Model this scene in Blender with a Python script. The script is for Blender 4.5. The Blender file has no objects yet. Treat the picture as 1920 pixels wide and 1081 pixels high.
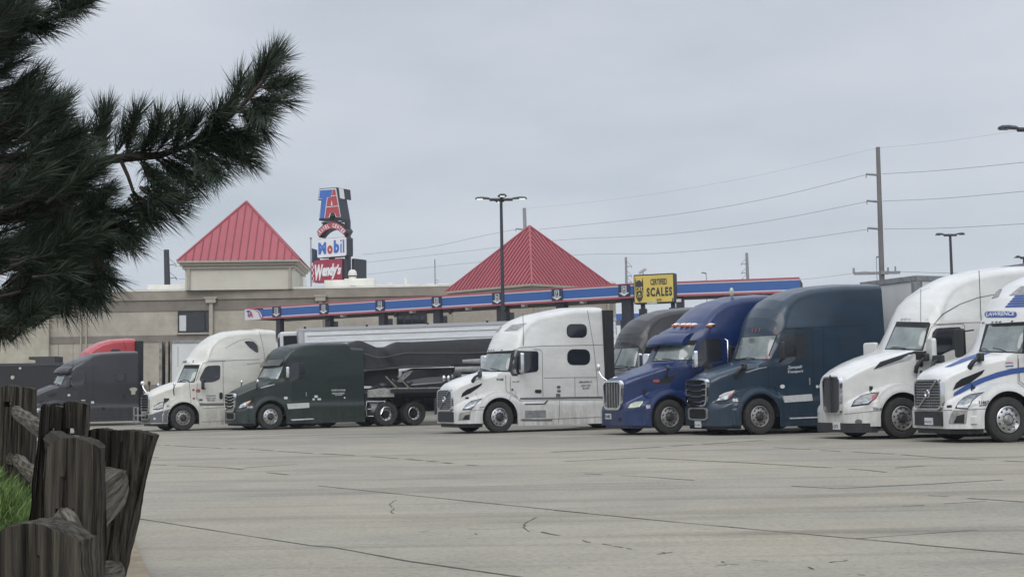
import bpy, bmesh, math, random
from mathutils import Vector, Matrix, Quaternion
from mathutils.bvhtree import BVHTree
from mathutils.geometry import delaunay_2d_cdt
from mathutils import noise as mnoise
SC = bpy.context.scene
C = SC.collection
R = math.radians
random.seed(7)

# ------------------------------------------------------------------ camera
EYE = Vector((0, 0, 1.29)); FPX = 2600.0
PITCH = math.atan(195/2600); ROLL = -0.017
cam = bpy.data.cameras.new('camera'); cam.sensor_width = 36; cam.lens = 36*FPX/1920
cam.clip_start = .05; cam.clip_end = 9000
co = bpy.data.objects.new('camera', cam); C.objects.link(co)
CM = Matrix.Rotation(math.pi/2+PITCH, 3, 'X') @ Matrix.Rotation(ROLL, 3, 'Z')
co.matrix_world = Matrix.Translation(EYE) @ CM.to_4x4()
SC.camera = co

def ray(px, py): return CM @ Vector(((px-960)/FPX, (540.5-py)/FPX, -1))
def ground(px, py, z=0):
    d = ray(px, py); return EYE + d*((z-EYE.z)/d.z)
def at(px, py, Y):
    d = ray(px, py); return EYE + d*(Y/d.y)

# ------------------------------------------------------------------ sky, sun, exposure
SUN_EL, SUN_AZ = R(44), R(190)          # high, behind the viewer and a little to the left
w = bpy.data.worlds.new('World'); SC.world = w; w.use_nodes = True
nt = w.node_tree; nt.nodes.clear()
def N(nt, t, **k):
    n = nt.nodes.new(t)
    for a, b in k.items(): setattr(n, a, b)
    return n
out = N(nt, 'ShaderNodeOutputWorld'); bg = N(nt, 'ShaderNodeBackground'); bg.inputs[1].default_value = .103
sky = N(nt, 'ShaderNodeTexSky', sky_type='NISHITA', sun_disc=False); sky.sun_elevation = SUN_EL; sky.sun_rotation = SUN_AZ
tc = N(nt, 'ShaderNodeTexCoord'); sep = N(nt, 'ShaderNodeSeparateXYZ')
mz = N(nt, 'ShaderNodeMath', operation='ADD'); mz.inputs[1].default_value = .16
dv = N(nt, 'ShaderNodeVectorMath', operation='DIVIDE'); cmb = N(nt, 'ShaderNodeCombineXYZ')
cmb.inputs[2].default_value = 1
nz = N(nt, 'ShaderNodeTexNoise'); nz.inputs['Scale'].default_value = 1.35; nz.inputs['Detail'].default_value = 6; nz.inputs['Roughness'].default_value = .5
cr = N(nt, 'ShaderNodeValToRGB')
cr.color_ramp.elements[0].position = .30; cr.color_ramp.elements[0].color = (4.75, 5.3, 5.9, 1)
cr.color_ramp.elements[1].position = .68; cr.color_ramp.elements[1].color = (6.6, 6.85, 7.5, 1)
e = cr.color_ramp.elements.new(.5); e.color = (5.8, 6.2, 6.9, 1)
hz = N(nt, 'ShaderNodeMapRange'); hz.inputs[1].default_value = 0; hz.inputs[2].default_value = .3; hz.inputs[3].default_value = 1; hz.inputs[4].default_value = 0
mh = N(nt, 'ShaderNodeMixRGB'); mh.inputs[2].default_value = (5.75, 6.25, 6.8, 1)
mx = N(nt, 'ShaderNodeMixRGB'); mx.inputs[0].default_value = .93
hm = N(nt, 'ShaderNodeMath', operation='MULTIPLY'); hm.inputs[1].default_value = .6
L_ = nt.links.new
L_(tc.outputs['Generated'], sep.inputs[0]); L_(sep.outputs[2], mz.inputs[0]); L_(mz.outputs[0], cmb.inputs[0]); L_(mz.outputs[0], cmb.inputs[1])
L_(tc.outputs['Generated'], dv.inputs[0]); L_(cmb.outputs[0], dv.inputs[1]); L_(dv.outputs[0], nz.inputs['Vector'])
L_(nz.outputs[0], cr.inputs[0]); L_(sep.outputs[2], hz.inputs[0]); L_(hz.outputs[0], hm.inputs[0]); L_(hm.outputs[0], mh.inputs[0]); L_(cr.outputs[0], mh.inputs[1])
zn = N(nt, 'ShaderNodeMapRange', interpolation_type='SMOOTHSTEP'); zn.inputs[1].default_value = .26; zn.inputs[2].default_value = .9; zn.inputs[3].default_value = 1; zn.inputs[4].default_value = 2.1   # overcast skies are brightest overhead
sc_z = N(nt, 'ShaderNodeVectorMath', operation='SCALE')
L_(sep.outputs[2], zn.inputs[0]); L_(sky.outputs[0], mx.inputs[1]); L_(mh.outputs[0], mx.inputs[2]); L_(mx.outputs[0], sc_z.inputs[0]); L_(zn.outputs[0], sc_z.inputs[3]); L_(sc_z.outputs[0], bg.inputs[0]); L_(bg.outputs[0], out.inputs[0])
sl = bpy.data.lights.new('sun', 'SUN'); sl.energy = 1.5; sl.angle = R(45); sl.color = (1, .97, .92)
so = bpy.data.objects.new('sun', sl); C.objects.link(so)
sd = Vector((math.sin(SUN_AZ)*math.cos(SUN_EL), math.cos(SUN_AZ)*math.cos(SUN_EL), math.sin(SUN_EL)))
so.rotation_euler = sd.to_track_quat('Z', 'Y').to_euler()
SC.view_settings.view_transform = 'Standard'; SC.view_settings.look = 'None'
SC.view_settings.exposure = 0; SC.view_settings.gamma = 1; SC.view_settings.use_curve_mapping = False

# ------------------------------------------------------------------ materials
def mat(name, col, rough=.6, metal=0, coat=0, noise=0, nscale=4, bump=0, bscale=30, dark=None, emit=None, stretch=None, spec=.5):
    m = bpy.data.materials.new(name); m.use_nodes = True
    t = m.node_tree; p = t.nodes['Principled BSDF']
    p.inputs['Base Color'].default_value = (*col, 1); p.inputs['Roughness'].default_value = rough
    p.inputs['Metallic'].default_value = metal; p.inputs['Coat Weight'].default_value = coat; p.inputs['Coat Roughness'].default_value = .08
    p.inputs['Specular IOR Level'].default_value = spec
    tcn = None
    if noise or bump:
        tcn = t.nodes.new('ShaderNodeTexCoord'); mp = t.nodes.new('ShaderNodeMapping'); t.links.new(tcn.outputs['Object'], mp.inputs[0])
        if stretch: mp.inputs['Scale'].default_value = stretch
    if noise:
        n = t.nodes.new('ShaderNodeTexNoise'); n.inputs['Scale'].default_value = nscale; n.inputs['Detail'].default_value = 8; n.inputs['Roughness'].default_value = .62
        t.links.new(mp.outputs[0], n.inputs['Vector'])
        r = t.nodes.new('ShaderNodeMapRange'); r.inputs[1].default_value = .32; r.inputs[2].default_value = .68
        t.links.new(n.outputs[0], r.inputs[0])
        x = t.nodes.new('ShaderNodeMixRGB'); d = dark or tuple(c*(1-noise) for c in col)
        x.inputs[1].default_value = (*d, 1); x.inputs[2].default_value = (*tuple(min(.95, c*(1+noise*.35)) for c in col), 1)
        t.links.new(r.outputs[0], x.inputs[0]); t.links.new(x.outputs[0], p.inputs['Base Color'])
        if coat or metal:
            rr = t.nodes.new('ShaderNodeMapRange'); rr.inputs[3].default_value = min(1, rough*1.5); rr.inputs[4].default_value = rough
            t.links.new(n.outputs[0], rr.inputs[0]); t.links.new(rr.outputs[0], p.inputs['Roughness'])
    if bump:
        n = t.nodes.new('ShaderNodeTexNoise'); n.inputs['Scale'].default_value = bscale; n.inputs['Detail'].default_value = 6
        t.links.new(mp.outputs[0], n.inputs['Vector'])
        b = t.nodes.new('ShaderNodeBump'); b.inputs['Strength'].default_value = bump; b.inputs['Distance'].default_value = .05
        t.links.new(n.outputs[0], b.inputs['Height']); t.links.new(b.outputs[0], p.inputs['Normal'])
    if emit:
        p.inputs['Emission Color'].default_value = (*emit[:3], 1); p.inputs['Emission Strength'].default_value = emit[3]
    return m
def paint(name, col, dirt=.12, rough=.3, coat=.5, film=.0):
    m = mat(name, col, rough, 0, coat, dirt, 1.4, stretch=(1, 1, 2.2)); t = m.node_tree; p = t.nodes['Principled BSDF']
    # road film thrown up from the wheels, in streaks below knee height, and rain streaks from the seams
    tcn = t.nodes.new('ShaderNodeTexCoord'); se = t.nodes.new('ShaderNodeSeparateXYZ'); t.links.new(tcn.outputs['Object'], se.inputs[0])
    mp = t.nodes.new('ShaderNodeMapping'); mp.inputs['Scale'].default_value = (7, 7, 1.1); t.links.new(tcn.outputs['Object'], mp.inputs[0])
    n = t.nodes.new('ShaderNodeTexNoise'); n.inputs['Scale'].default_value = 1; n.inputs['Detail'].default_value = 8; n.inputs['Roughness'].default_value = .7; t.links.new(mp.outputs[0], n.inputs['Vector'])
    r = t.nodes.new('ShaderNodeMapRange'); r.inputs[1].default_value = 1.35; r.inputs[2].default_value = .3; t.links.new(se.outputs[2], r.inputs[0])
    r2 = t.nodes.new('ShaderNodeMapRange'); r2.inputs[1].default_value = .35; r2.inputs[2].default_value = .7; t.links.new(n.outputs[0], r2.inputs[0])
    mu = t.nodes.new('ShaderNodeMath'); mu.operation = 'MULTIPLY_ADD'; t.links.new(r.outputs[0], mu.inputs[0]); t.links.new(r2.outputs[0], mu.inputs[1])
    mu3 = t.nodes.new('ShaderNodeMath'); mu3.operation = 'MULTIPLY'; mu3.inputs[1].default_value = .10; t.links.new(r2.outputs[0], mu3.inputs[0]); t.links.new(mu3.outputs[0], mu.inputs[2])
    mu2 = t.nodes.new('ShaderNodeMath'); mu2.operation = 'MULTIPLY'; mu2.inputs[1].default_value = film; t.links.new(mu.outputs[0], mu2.inputs[0])
    x = t.nodes.new('ShaderNodeMixRGB'); x.inputs[2].default_value = (.20, .185, .155, 1); src = p.inputs['Base Color'].links[0].from_socket
    t.links.new(mu2.outputs[0], x.inputs[0]); t.links.new(src, x.inputs[1]); t.links.new(x.outputs[0], p.inputs['Base Color']); return m
M = dict(
 white=paint('white_paint', (.63, .63, .61), .13, film=0.6), cream=paint('cream_paint', (.61, .60, .545), .14, film=0.7), white2=paint('clean_white_paint', (.66, .66, .65), .10, film=0.5),
 teal=paint('teal_paint', (.005, .024, .048), .3, .28, .3, film=0.12), green=paint('green_paint', (.008, .019, .016), .3, .36, .25, film=0.15),
 blue=paint('blue_paint', (.003, .020, .095), .3, .30, .3, film=0.12), grey=paint('grey_paint', (.026, .026, .030), .2, .35, .3, film=0.15), maroon=paint('charcoal_paint', (.022, .020, .022), .2, .34, .3),
 red=paint('red_paint', (.42, .035, .045), .15), greybump=mat('grey_plastic', (.11, .115, .13), .5, noise=.2),
 black=mat('black_plastic', (.018, .019, .022), .55, noise=.3), dark=mat('dark_frame', (.016, .017, .02), .7, noise=.4, nscale=6),
 gap=mat('panel_gap', (.10, .10, .105), .8), gapd=mat('panel_gap_dark', (.008, .009, .011), .7),
 rubber=mat('rubber', (.018, .018, .019), .85, noise=.5, nscale=8, dark=(.035, .033, .03)),
 alu=mat('polished_aluminium', (.62, .62, .62), .28, 1, noise=.3, nscale=9), aludirty=mat('dusty_aluminium', (.40, .39, .38), .45, .8, noise=.4, nscale=12),
 chrome=mat('chrome', (.75, .76, .78), .12, 1), hubdark=mat('hub_steel', (.07, .07, .075), .5, .6), hole=mat('dark_hole', (.008, .008, .009), .9),
 lens=mat('headlight_lens', (.38, .40, .42), .12, .3, 1, noise=.5, nscale=14, dark=(.10, .11, .12)), amber=mat('amber_lens', (.55, .16, .05), .2, 0, .8), redlens=mat('red_lens', (.30, .06, .06), .25, 0, .6),
 ylens=mat('yellowed_lens', (.42, .46, .36), .2, 0, .8, noise=.3, nscale=10),
 glass=mat('windshield_glass', (.19, .225, .215), .12, 0, 1, noise=.5, nscale=1.3, dark=(.075, .092, .092)), dglass=mat('tinted_glass', (.016, .019, .024), .08, 0, .6, noise=.4, nscale=2),
 label=mat('pale_sticker', (.55, .56, .56), .6), inkblk=mat('black_letters', (.03, .03, .035), .6), inkblu=mat('blue_vinyl', (.03, .075, .26), .45), inkred=mat('red_vinyl', (.42, .04, .05), .45), inkwht=mat('white_letters', (.62, .63, .64), .5),
 tank=mat('brushed_tank', (.45, .46, .47), .35, .9, noise=.3, nscale=10), silver=mat('silver_skin', (.74, .76, .77), .45, .0, noise=.18, nscale=1.5, stretch=(1, 1, 4)),
 whitetr=mat('trailer_white', (.60, .61, .61), .5, noise=.15, nscale=.9, stretch=(1, 1, .35)), blacktr=mat('trailer_black', (.014, .014, .016), .5, noise=.3),
 tarp=mat('black_tarp', (.020, .021, .024), .75, noise=.3, bump=.5, bscale=3), greymet=mat('galvanised', (.30, .31, .32), .5, .6, noise=.3, nscale=8),
)

# ------------------------------------------------------------------ object helpers
def props(o, label=None, cat=None, group=None, kind=None):
    if label: o['label'] = label
    if cat: o['category'] = cat
    if group: o['group'] = group
    if kind: o['kind'] = kind
    return o
def empty(name, loc=(0, 0, 0), label=None, cat=None, group=None, mw=None):
    o = bpy.data.objects.new(name, None); C.objects.link(o); o.empty_display_size = .3
    if mw is not None: o.matrix_world = mw
    else: o.location = loc
    return props(o, label, cat, group)
def link(name, me, mats, parent=None, smooth=None):
    if not isinstance(mats, (list, tuple)): mats = [mats]
    for m in mats: me.materials.append(M[m] if isinstance(m, str) else m)
    o = bpy.data.objects.new(name, me); C.objects.link(o)
    if parent is not None: o.parent = parent
    if smooth is not None:
        for p in me.polygons: p.use_smooth = True
        if smooth < 180:
            try: me.set_sharp_from_angle(angle=R(smooth))
            except Exception: pass
    return o
class MB:
    """collects simple solids into one mesh"""
    def __init__(s): s.v = []; s.f = []; s.mi = []; s.cur = 0
    def add(s, vs, fs):
        b = len(s.v); s.v += [tuple(v) for v in vs]; s.f += [tuple(b+i for i in f) for f in fs]; s.mi += [s.cur]*len(fs); return s
    def box(s, x0, x1, y0, y1, z0, z1, tf=None):
        vs = [Vector((x, y, z)) for z in (z0, z1) for y in (y0, y1) for x in (x0, x1)]
        if tf is not None: vs = [tf @ v for v in vs]
        return s.add(vs, [(0, 2, 3, 1), (4, 5, 7, 6), (0, 1, 5, 4), (2, 6, 7, 3), (0, 4, 6, 2), (1, 3, 7, 5)])
    def prism(s, pts, y0, y1, axis='y', tf=None):
        n = len(pts)
        def mk(a, b, d):
            v = Vector((a, d, b)) if axis == 'y' else (Vector((d, a, b)) if axis == 'x' else Vector((a, b, d)))
            return tf @ v if tf is not None else v
        vs = [mk(a, b, y0) for a, b in pts]+[mk(a, b, y1) for a, b in pts]
        return s.add(vs, [tuple(range(n)), tuple(range(2*n-1, n-1, -1))]+[(i, i+n, (i+1) % n+n, (i+1) % n) for i in range(n)])
    def tube(s, pts, r, n=8, caps=True):
        pts = [Vector(p) for p in pts]; rs = r if isinstance(r, (list, tuple)) else [r]*len(pts)
        vs = []; fs = []; up = None
        for i, p in enumerate(pts):
            d = (pts[min(i+1, len(pts)-1)]-pts[max(i-1, 0)]).normalized()
            if up is None: up = Vector((0, 0, 1)) if abs(d.z) < .9 else Vector((1, 0, 0))
            a = d.cross(up).normalized(); b = a.cross(d).normalized(); up = b
            for k in range(n):
                t = 2*math.pi*k/n; vs.append(p+(a*math.cos(t)+b*math.sin(t))*rs[i])
        for i in range(len(pts)-1):
            for k in range(n): fs.append((i*n+k, i*n+(k+1) % n, (i+1)*n+(k+1) % n, (i+1)*n+k))
        if caps: fs += [tuple(range(n-1, -1, -1)), tuple(range((len(pts)-1)*n, len(pts)*n))]
        return s.add(vs, fs)
    def lathe(s, prof, n=32, axis='y', c=(0, 0, 0), caps=False):
        vs = []; fs = []
        for (r, h) in prof:
            for k in range(n):
                t = 2*math.pi*k/n; a, b = r*math.cos(t), r*math.sin(t)
                v = (a, h, b) if axis == 'y' else ((a, b, h) if axis == 'z' else (h, a, b)); vs.append((v[0]+c[0], v[1]+c[1], v[2]+c[2]))
        for i in range(len(prof)-1):
            for k in range(n): fs.append((i*n+k, i*n+(k+1) % n, (i+1)*n+(k+1) % n, (i+1)*n+k))
        if caps: fs += [tuple(range(n)), tuple(range(len(vs)-1, len(vs)-1-n, -1))]
        return s.add(vs, fs)
    def sphere(s, c, r, n=12, m=8, sc=(1, 1, 1)):
        prof = [(max(1e-4, r*math.sin(math.pi*i/m)), -r*math.cos(math.pi*i/m)) for i in range(m+1)]
        b = len(s.v); s.lathe(prof, n, 'z')
        for i in range(b, len(s.v)): v = s.v[i]; s.v[i] = (v[0]*sc[0]+c[0], v[1]*sc[1]+c[1], v[2]*sc[2]+c[2])
        return s
    def build(s, name, mats, parent=None, smooth=None, bevel=0):
        me = bpy.data.meshes.new(name); me.from_pydata(s.v, [], s.f); me.update()
        bm = bmesh.new(); bm.from_mesh(me)
        bmesh.ops.recalc_face_normals(bm, faces=bm.faces)
        bm.to_mesh(me); bm.free()
        if len(set(s.mi)) > 1:
            for p, i in zip(me.polygons, s.mi): p.material_index = i
        o = link(name, me, mats, parent, smooth)
        if bevel:
            b = o.modifiers.new('bevel', 'BEVEL'); b.width = bevel; b.segments = 2; b.limit_method = 'ANGLE'; b.angle_limit = R(40)
        return o
def rrect(x0, x1, y0, y1, r, n=5):
    o = []
    for cx, cy, a in ((x1-r, y1-r, 0), (x0+r, y1-r, 90), (x0+r, y0+r, 180), (x1-r, y0+r, 270)):
        for k in range(n+1): t = R(a+90*k/n); o.append((cx+r*math.cos(t), cy+r*math.sin(t)))
    return o
def chaikin(p, k=2, w=.25):
    for _ in range(k):
        q = []
        for i in range(len(p)):
            a, b = p[i], p[(i+1) % len(p)]
            q += [(a[0]*(1-w)+b[0]*w, a[1]*(1-w)+b[1]*w), (a[0]*w+b[0]*(1-w), a[1]*w+b[1]*(1-w))]
        p = q
    return p
def interp(tab, x):
    if x <= tab[0][0]: return tab[0][1]
    for (a, b), (c, d) in zip(tab, tab[1:]):
        if x <= c: return b+(d-b)*(x-a)/max(1e-9, c-a)
    return tab[-1][1]
def sstep(a, b, x):
    t = max(0, min(1, (x-a)/(b-a))); return t*t*(3-2*t)
def textmesh(s, bold=0, shear=0, space=1.0, ext=0):
    cu = bpy.data.curves.new('t', 'FONT'); cu.body = s; cu.offset = bold; cu.shear = shear; cu.space_character = space; cu.size = 1; cu.extrude = ext; cu.resolution_u = 3
    ob = bpy.data.objects.new('t', cu); C.objects.link(ob)
    bpy.context.view_layer.update(); dg = bpy.context.evaluated_depsgraph_get()
    me = bpy.data.meshes.new_from_object(ob.evaluated_get(dg)); bpy.data.objects.remove(ob); bpy.data.curves.remove(cu)
    me.materials.clear()
    xs = [v.co.x for v in me.vertices]; ys = [v.co.y for v in me.vertices]
    x0, x1, y0, y1 = min(xs), max(xs), min(ys), max(ys)
    for v in me.vertices: v.co.x = (v.co.x-x0)/(x1-x0); v.co.y = (v.co.y-y0)/(y1-y0)
    return me
def flat_text(s, name, m, parent, fr, u0, u1, v0, v1, off=.02, **k):
    """text on a plane: fr = matrix whose x runs right, z up, -y out of the face"""
    me = textmesh(s, **k)
    for v in me.vertices: v.co = fr @ Vector((u0+(u1-u0)*v.co.x, -off-v.co.z, v0+(v1-v0)*v.co.y))
    return link(name, me, m, parent)

# ------------------------------------------------------------------ truck family
class Tr: pass
def place(name, wx, wy, a, xa, label, cat='truck', yw=1.2, wz=0, g=None):
    t = Tr(); a = R(a); t.a = a
    t.B = Vector((math.cos(a), math.sin(a), 0)); t.Y = Vector((-math.sin(a), math.cos(a), 0))
    if g is None: g = ground(wx, wy, wz)
    o = g-t.B*xa+t.Y*yw; o.z = 0
    t.m = Matrix.Translation(o) @ Matrix.Rotation(a, 4, 'Z'); t.mi = t.m.inverted()
    t.xa = xa; t.root = empty(name, mw=t.m, label=label, cat=cat); t.root['group'] = 'trucks parked in the row'
    return t
def side(t, p, y=-1.2, z=None):
    x0, y0, s = z or t.z
    d = ray(x0+p[0]/s, y0+p[1]/s); o = t.mi @ EYE; dl = t.mi.to_3x3() @ d
    q = o+dl*((y-o.y)/dl.y); return q

WL = [(0, .70), (.04, .80), (.12, .93), (.25, 1.03), (.5, 1.13), (.85, 1.19), (2, 1.21), (9, 1.21)]
def body(t, top, back, mname, wu=None, zs=None, bot=.21, sh=(.35, 1.4, 2.2), r_roof=(.42, .16), seam=2.8, fade=3.2, lip=None, narrow=.30, bump_z=.32, wl=None, name='body', cr=None):
    xa = t.xa; wl = wl or WL
    wu = wu or [(0, .56), (.06, .62), (.2, .68), (.5, .76), (1.0, .86), (sh[1], .97), (sh[1]+.4, 1.05), (sh[1]+.9, 1.14), (9, 1.17)]
    zs = zs or [(0, .80), (.3, .95), (.7, 1.12), (xa, 1.25), (xa+.5, 1.16), (xa+.9, 1.0), (9, .95)]
    bt = sh[1]; A = sh[0]; ht = interp(top, bt)
    Rr = .64
    xs = set()
    x = 0
    while x < back: xs.add(round(x, 4)); x += .045 if x < 2.8 else .12
    xs |= {.01, .02, .035, .06, .09, xa-Rr, xa-Rr-.004, xa+Rr, xa+Rr+.004, back}
    xs |= {xa+Rr*math.cos(math.pi*k/24) for k in range(25)}
    xs |= {p[0] for p in top if p[0] <= back}
    xs = sorted(xs)
    n1, n2, n3 = 44, 9, 6
    vs = []; cols = []
    for x in xs:
        zt = interp(top, x)
        zb = bump_z if x < xa-.3 else bot
        if x < .35: zb = bump_z+.0
        if abs(x-xa) < Rr: zb = max(zb, .5+math.sqrt(max(0, Rr*Rr-(x-xa)**2)))
        if x < bt: cz, cy = .16, .26
        else:
            f = sstep(bt+.1, bt+1.6, x); hh = sstep(bt, bt+.35, x)
            cy = .10+(.5-.10)*hh; cy = cy*(1-f)+f*r_roof[1]*1.2
            cz = .08+(r_roof[0]-.08)*hh; cz = cz*(1-f)+f*r_roof[1]
            if cr: cy, cz = cr(x, cy, cz)
        def W(z):
            a_, b_ = interp(wl, x), interp(wu, x); q = interp(zs, x); s_ = sstep(q-.12, q+.10, z)
            W_ = a_*(1-s_)+b_*s_
            # flare lip over the wheel
            dd = math.hypot(x-xa, z-.5)
            if dd < .85: W_ = max(W_, 1.17+.05*sstep(.85, .66, dd))
            if z > 2.1: W_ -= (z-2.1)*.05
            if z > seam: W_ -= (z-seam)*narrow*(1-sstep(bt+.3, bt+fade, x))
            return W_
        z_sh = max(zb+.02, zt-cz); row = []
        for i in range(n1): z = zb+(z_sh-zb)*i/(n1-1); row.append((x, W(z), z))
        Wt = W(z_sh)
        for i in range(1, n2+1):
            th = math.pi/2*i/n2; row.append((x, Wt-cy*(1-math.cos(th)), z_sh+(zt-z_sh)*math.sin(th)))
        yb = Wt-cy; crown = .05 if x < bt else .07
        for i in range(1, n3+1):
            f = 1-i/n3; row.append((x, yb*f, zt+crown*(1-f*f)))
        rr = []
        for (X, y, z) in row:
            S = A*sstep(ht-.12, ht+.12, z)*(1-sstep(bt+.1, bt+2.1, X))*(abs(y)/1.1)**2.2*(1 if X > bt-.5 else 0)
            S *= sstep(bt-.5, bt-.02, X)
            rr.append((X+S, -y, z))
        cols.append(rr)
    n = len(cols[0]); full = []
    for rr in cols:
        full += rr+[(a, -b, c) for a, b, c in reversed(rr[:-1])]
    m = 2*n-1; fs = []
    for i in range(len(cols)-1):
        for k in range(m-1): fs.append((i*m+k, (i+1)*m+k, (i+1)*m+k+1, i*m+k+1))
    fs.append(tuple(range(m))); L0 = (len(cols)-1)*m; fs.append(tuple(L0+k for k in range(m-1, -1, -1)))
    me = bpy.data.meshes.new(name); me.from_pydata(full, [], fs); me.update()
    bm = bmesh.new(); bm.from_mesh(me); bmesh.ops.recalc_face_normals(bm, faces=bm.faces); bm.to_mesh(me); bm.free()
    ob = link(name, me, mname, t.root, smooth=38)
    wv = [t.m @ Vector(v) for v in full]
    t.bvh = BVHTree.FromPolygons(wv, fs); t.back = back; t.body = ob
    return ob

def cast(t, px, py):
    d = ray(px, py).normalized(); h = t.bvh.ray_cast(EYE, d)
    if h[0] is None: return None
    nrm = h[1]
    if nrm.dot(d) > 0: nrm = -nrm
    return h[0], nrm
def put(t, hits, off):
    return [t.mi @ (h[0]+h[1]*off) for h in hits]
def poly_px(t, pts, z=None):
    x0, y0, s = z or t.z
    return [(x0+p[0]/s, y0+p[1]/s) for p in pts]
def decal(t, name, m, pts, off=.008, mirror=True, rnd=0, z=None, step=None, label=None, parent=None):
    P = poly_px(t, pts, z)
    if rnd: P = chaikin(P, 2, rnd)
    step = step or 3.2
    # densify outline
    Q = []
    for i in range(len(P)):
        a, b = P[i], P[(i+1) % len(P)]; k = max(1, int(math.hypot(b[0]-a[0], b[1]-a[1])/step))
        Q += [(a[0]+(b[0]-a[0])*j/k, a[1]+(b[1]-a[1])*j/k) for j in range(k)]
    n = len(Q); V = [Vector(q) for q in Q]
    xs = [q[0] for q in Q]; ys = [q[1] for q in Q]
    def inside(x, y):
        c = False
        for i in range(n):
            (x1, y1), (x2, y2) = Q[i], Q[i-1]
            if (y1 > y) != (y2 > y) and x < (x2-x1)*(y-y1)/(y2-y1)+x1: c = not c
        return c
    gx = min(xs)+step*.5
    while gx < max(xs):
        gy = min(ys)+step*.5
        while gy < max(ys):
            if inside(gx, gy): V.append(Vector((gx, gy)))
            gy += step
        gx += step
    r = delaunay_2d_cdt(V, [], [list(range(n))], 1, 1e-5)
    hits = [cast(t, v.x, v.y) for v in r[0]]
    # drop stray hits that jump far behind the rest
    ds = sorted((h[0]-EYE).length for h in hits if h)
    if not ds: return None
    vs = []; idx = {}
    for i, h in enumerate(hits):
        if h: idx[i] = len(vs); vs.append(t.mi @ (h[0]+h[1]*off))
    fs = [tuple(idx[i] for i in f) for f in r[2] if all(i in idx for i in f)]
    fs = [f for f in fs if max((Vector(vs[f[0]])-Vector(vs[f[1]])).length, (Vector(vs[f[1]])-Vector(vs[f[2]])).length, (Vector(vs[f[2]])-Vector(vs[f[0]])).length) < .45]
    if not fs: return None
    out = None
    for sgn in ((1, -1) if mirror else (1,)):
        me = bpy.data.meshes.new(name); me.from_pydata([(v[0], v[1]*sgn, v[2]) for v in vs], [], [f if sgn > 0 else f[::-1] for f in fs]); me.update()
        o = link(name, me, m, parent or t.root, smooth=180)
        if label: o['label'] = label
        out = out or o
    return out
def strip(t, name, m, pts, wpx=1.0, off=.009, z=None, mirror=True, closed=False, rnd=0):
    P = poly_px(t, pts, z)
    if rnd and closed: P = chaikin(P, 2, rnd)
    if closed: P = P+[P[0]]
    Q = []
    for a, b in zip(P, P[1:]):
        k = max(1, int(math.hypot(b[0]-a[0], b[1]-a[1])/3)); Q += [(a[0]+(b[0]-a[0])*j/k, a[1]+(b[1]-a[1])*j/k) for j in range(k)]
    Q.append(P[-1]); vs = []; ok = []
    for i, q in enumerate(Q):
        a, b = Q[max(0, i-1)], Q[min(len(Q)-1, i+1)]; dx, dy = b[0]-a[0], b[1]-a[1]; l = math.hypot(dx, dy) or 1
        nx, ny = -dy/l*wpx/2, dx/l*wpx/2
        h1, h2 = cast(t, q[0]+nx, q[1]+ny), cast(t, q[0]-nx, q[1]-ny)
        if h1 and h2 and (h1[0]-h2[0]).length < .3: vs.append((t.mi @ (h1[0]+h1[1]*off), t.mi @ (h2[0]+h2[1]*off)))
        else: vs.append(None)
    return vs
def strips(t, name, m, lines, wpx=1.0, off=.009, z=None, mirror=True):
    """seam lines, each one a narrow strip laid on the body"""
    for pts in lines:
        vs = strip(t, name, m, pts, wpx, off, z)
        for sg in ((1, -1) if mirror else (1,)):
            mb = MB()
            for a, b in zip(vs, vs[1:]):
                if a and b and (a[0]-b[0]).length < .5:
                    mb.add([(v[0], v[1]*sg, v[2]) for v in (a[0], a[1], b[1], b[0])], [(0, 1, 2, 3)])
            if mb.f: mb.build(name, m, t.root, 180)
def ctext(t, name, s, m, x0, y0, x1, y1, rise=0, off=.014, z=None, **k):
    """lettering laid on the body; corners in zoom pixels, rise = how much the right end is higher"""
    me = textmesh(s, **k); zx, zy, sc = z or t.z; bad = False
    for v in me.vertices:
        px = zx+(x0+(x1-x0)*v.co.x)/sc; py = zy+(y1+(y0-y1)*v.co.y-rise*v.co.x)/sc
        h = cast(t, px, py)
        if h: v.co = t.mi @ (h[0]+h[1]*off)
        else: bad = True
    if bad: bpy.data.meshes.remove(me); return None
    return link(name, me, m, t.root)

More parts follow.
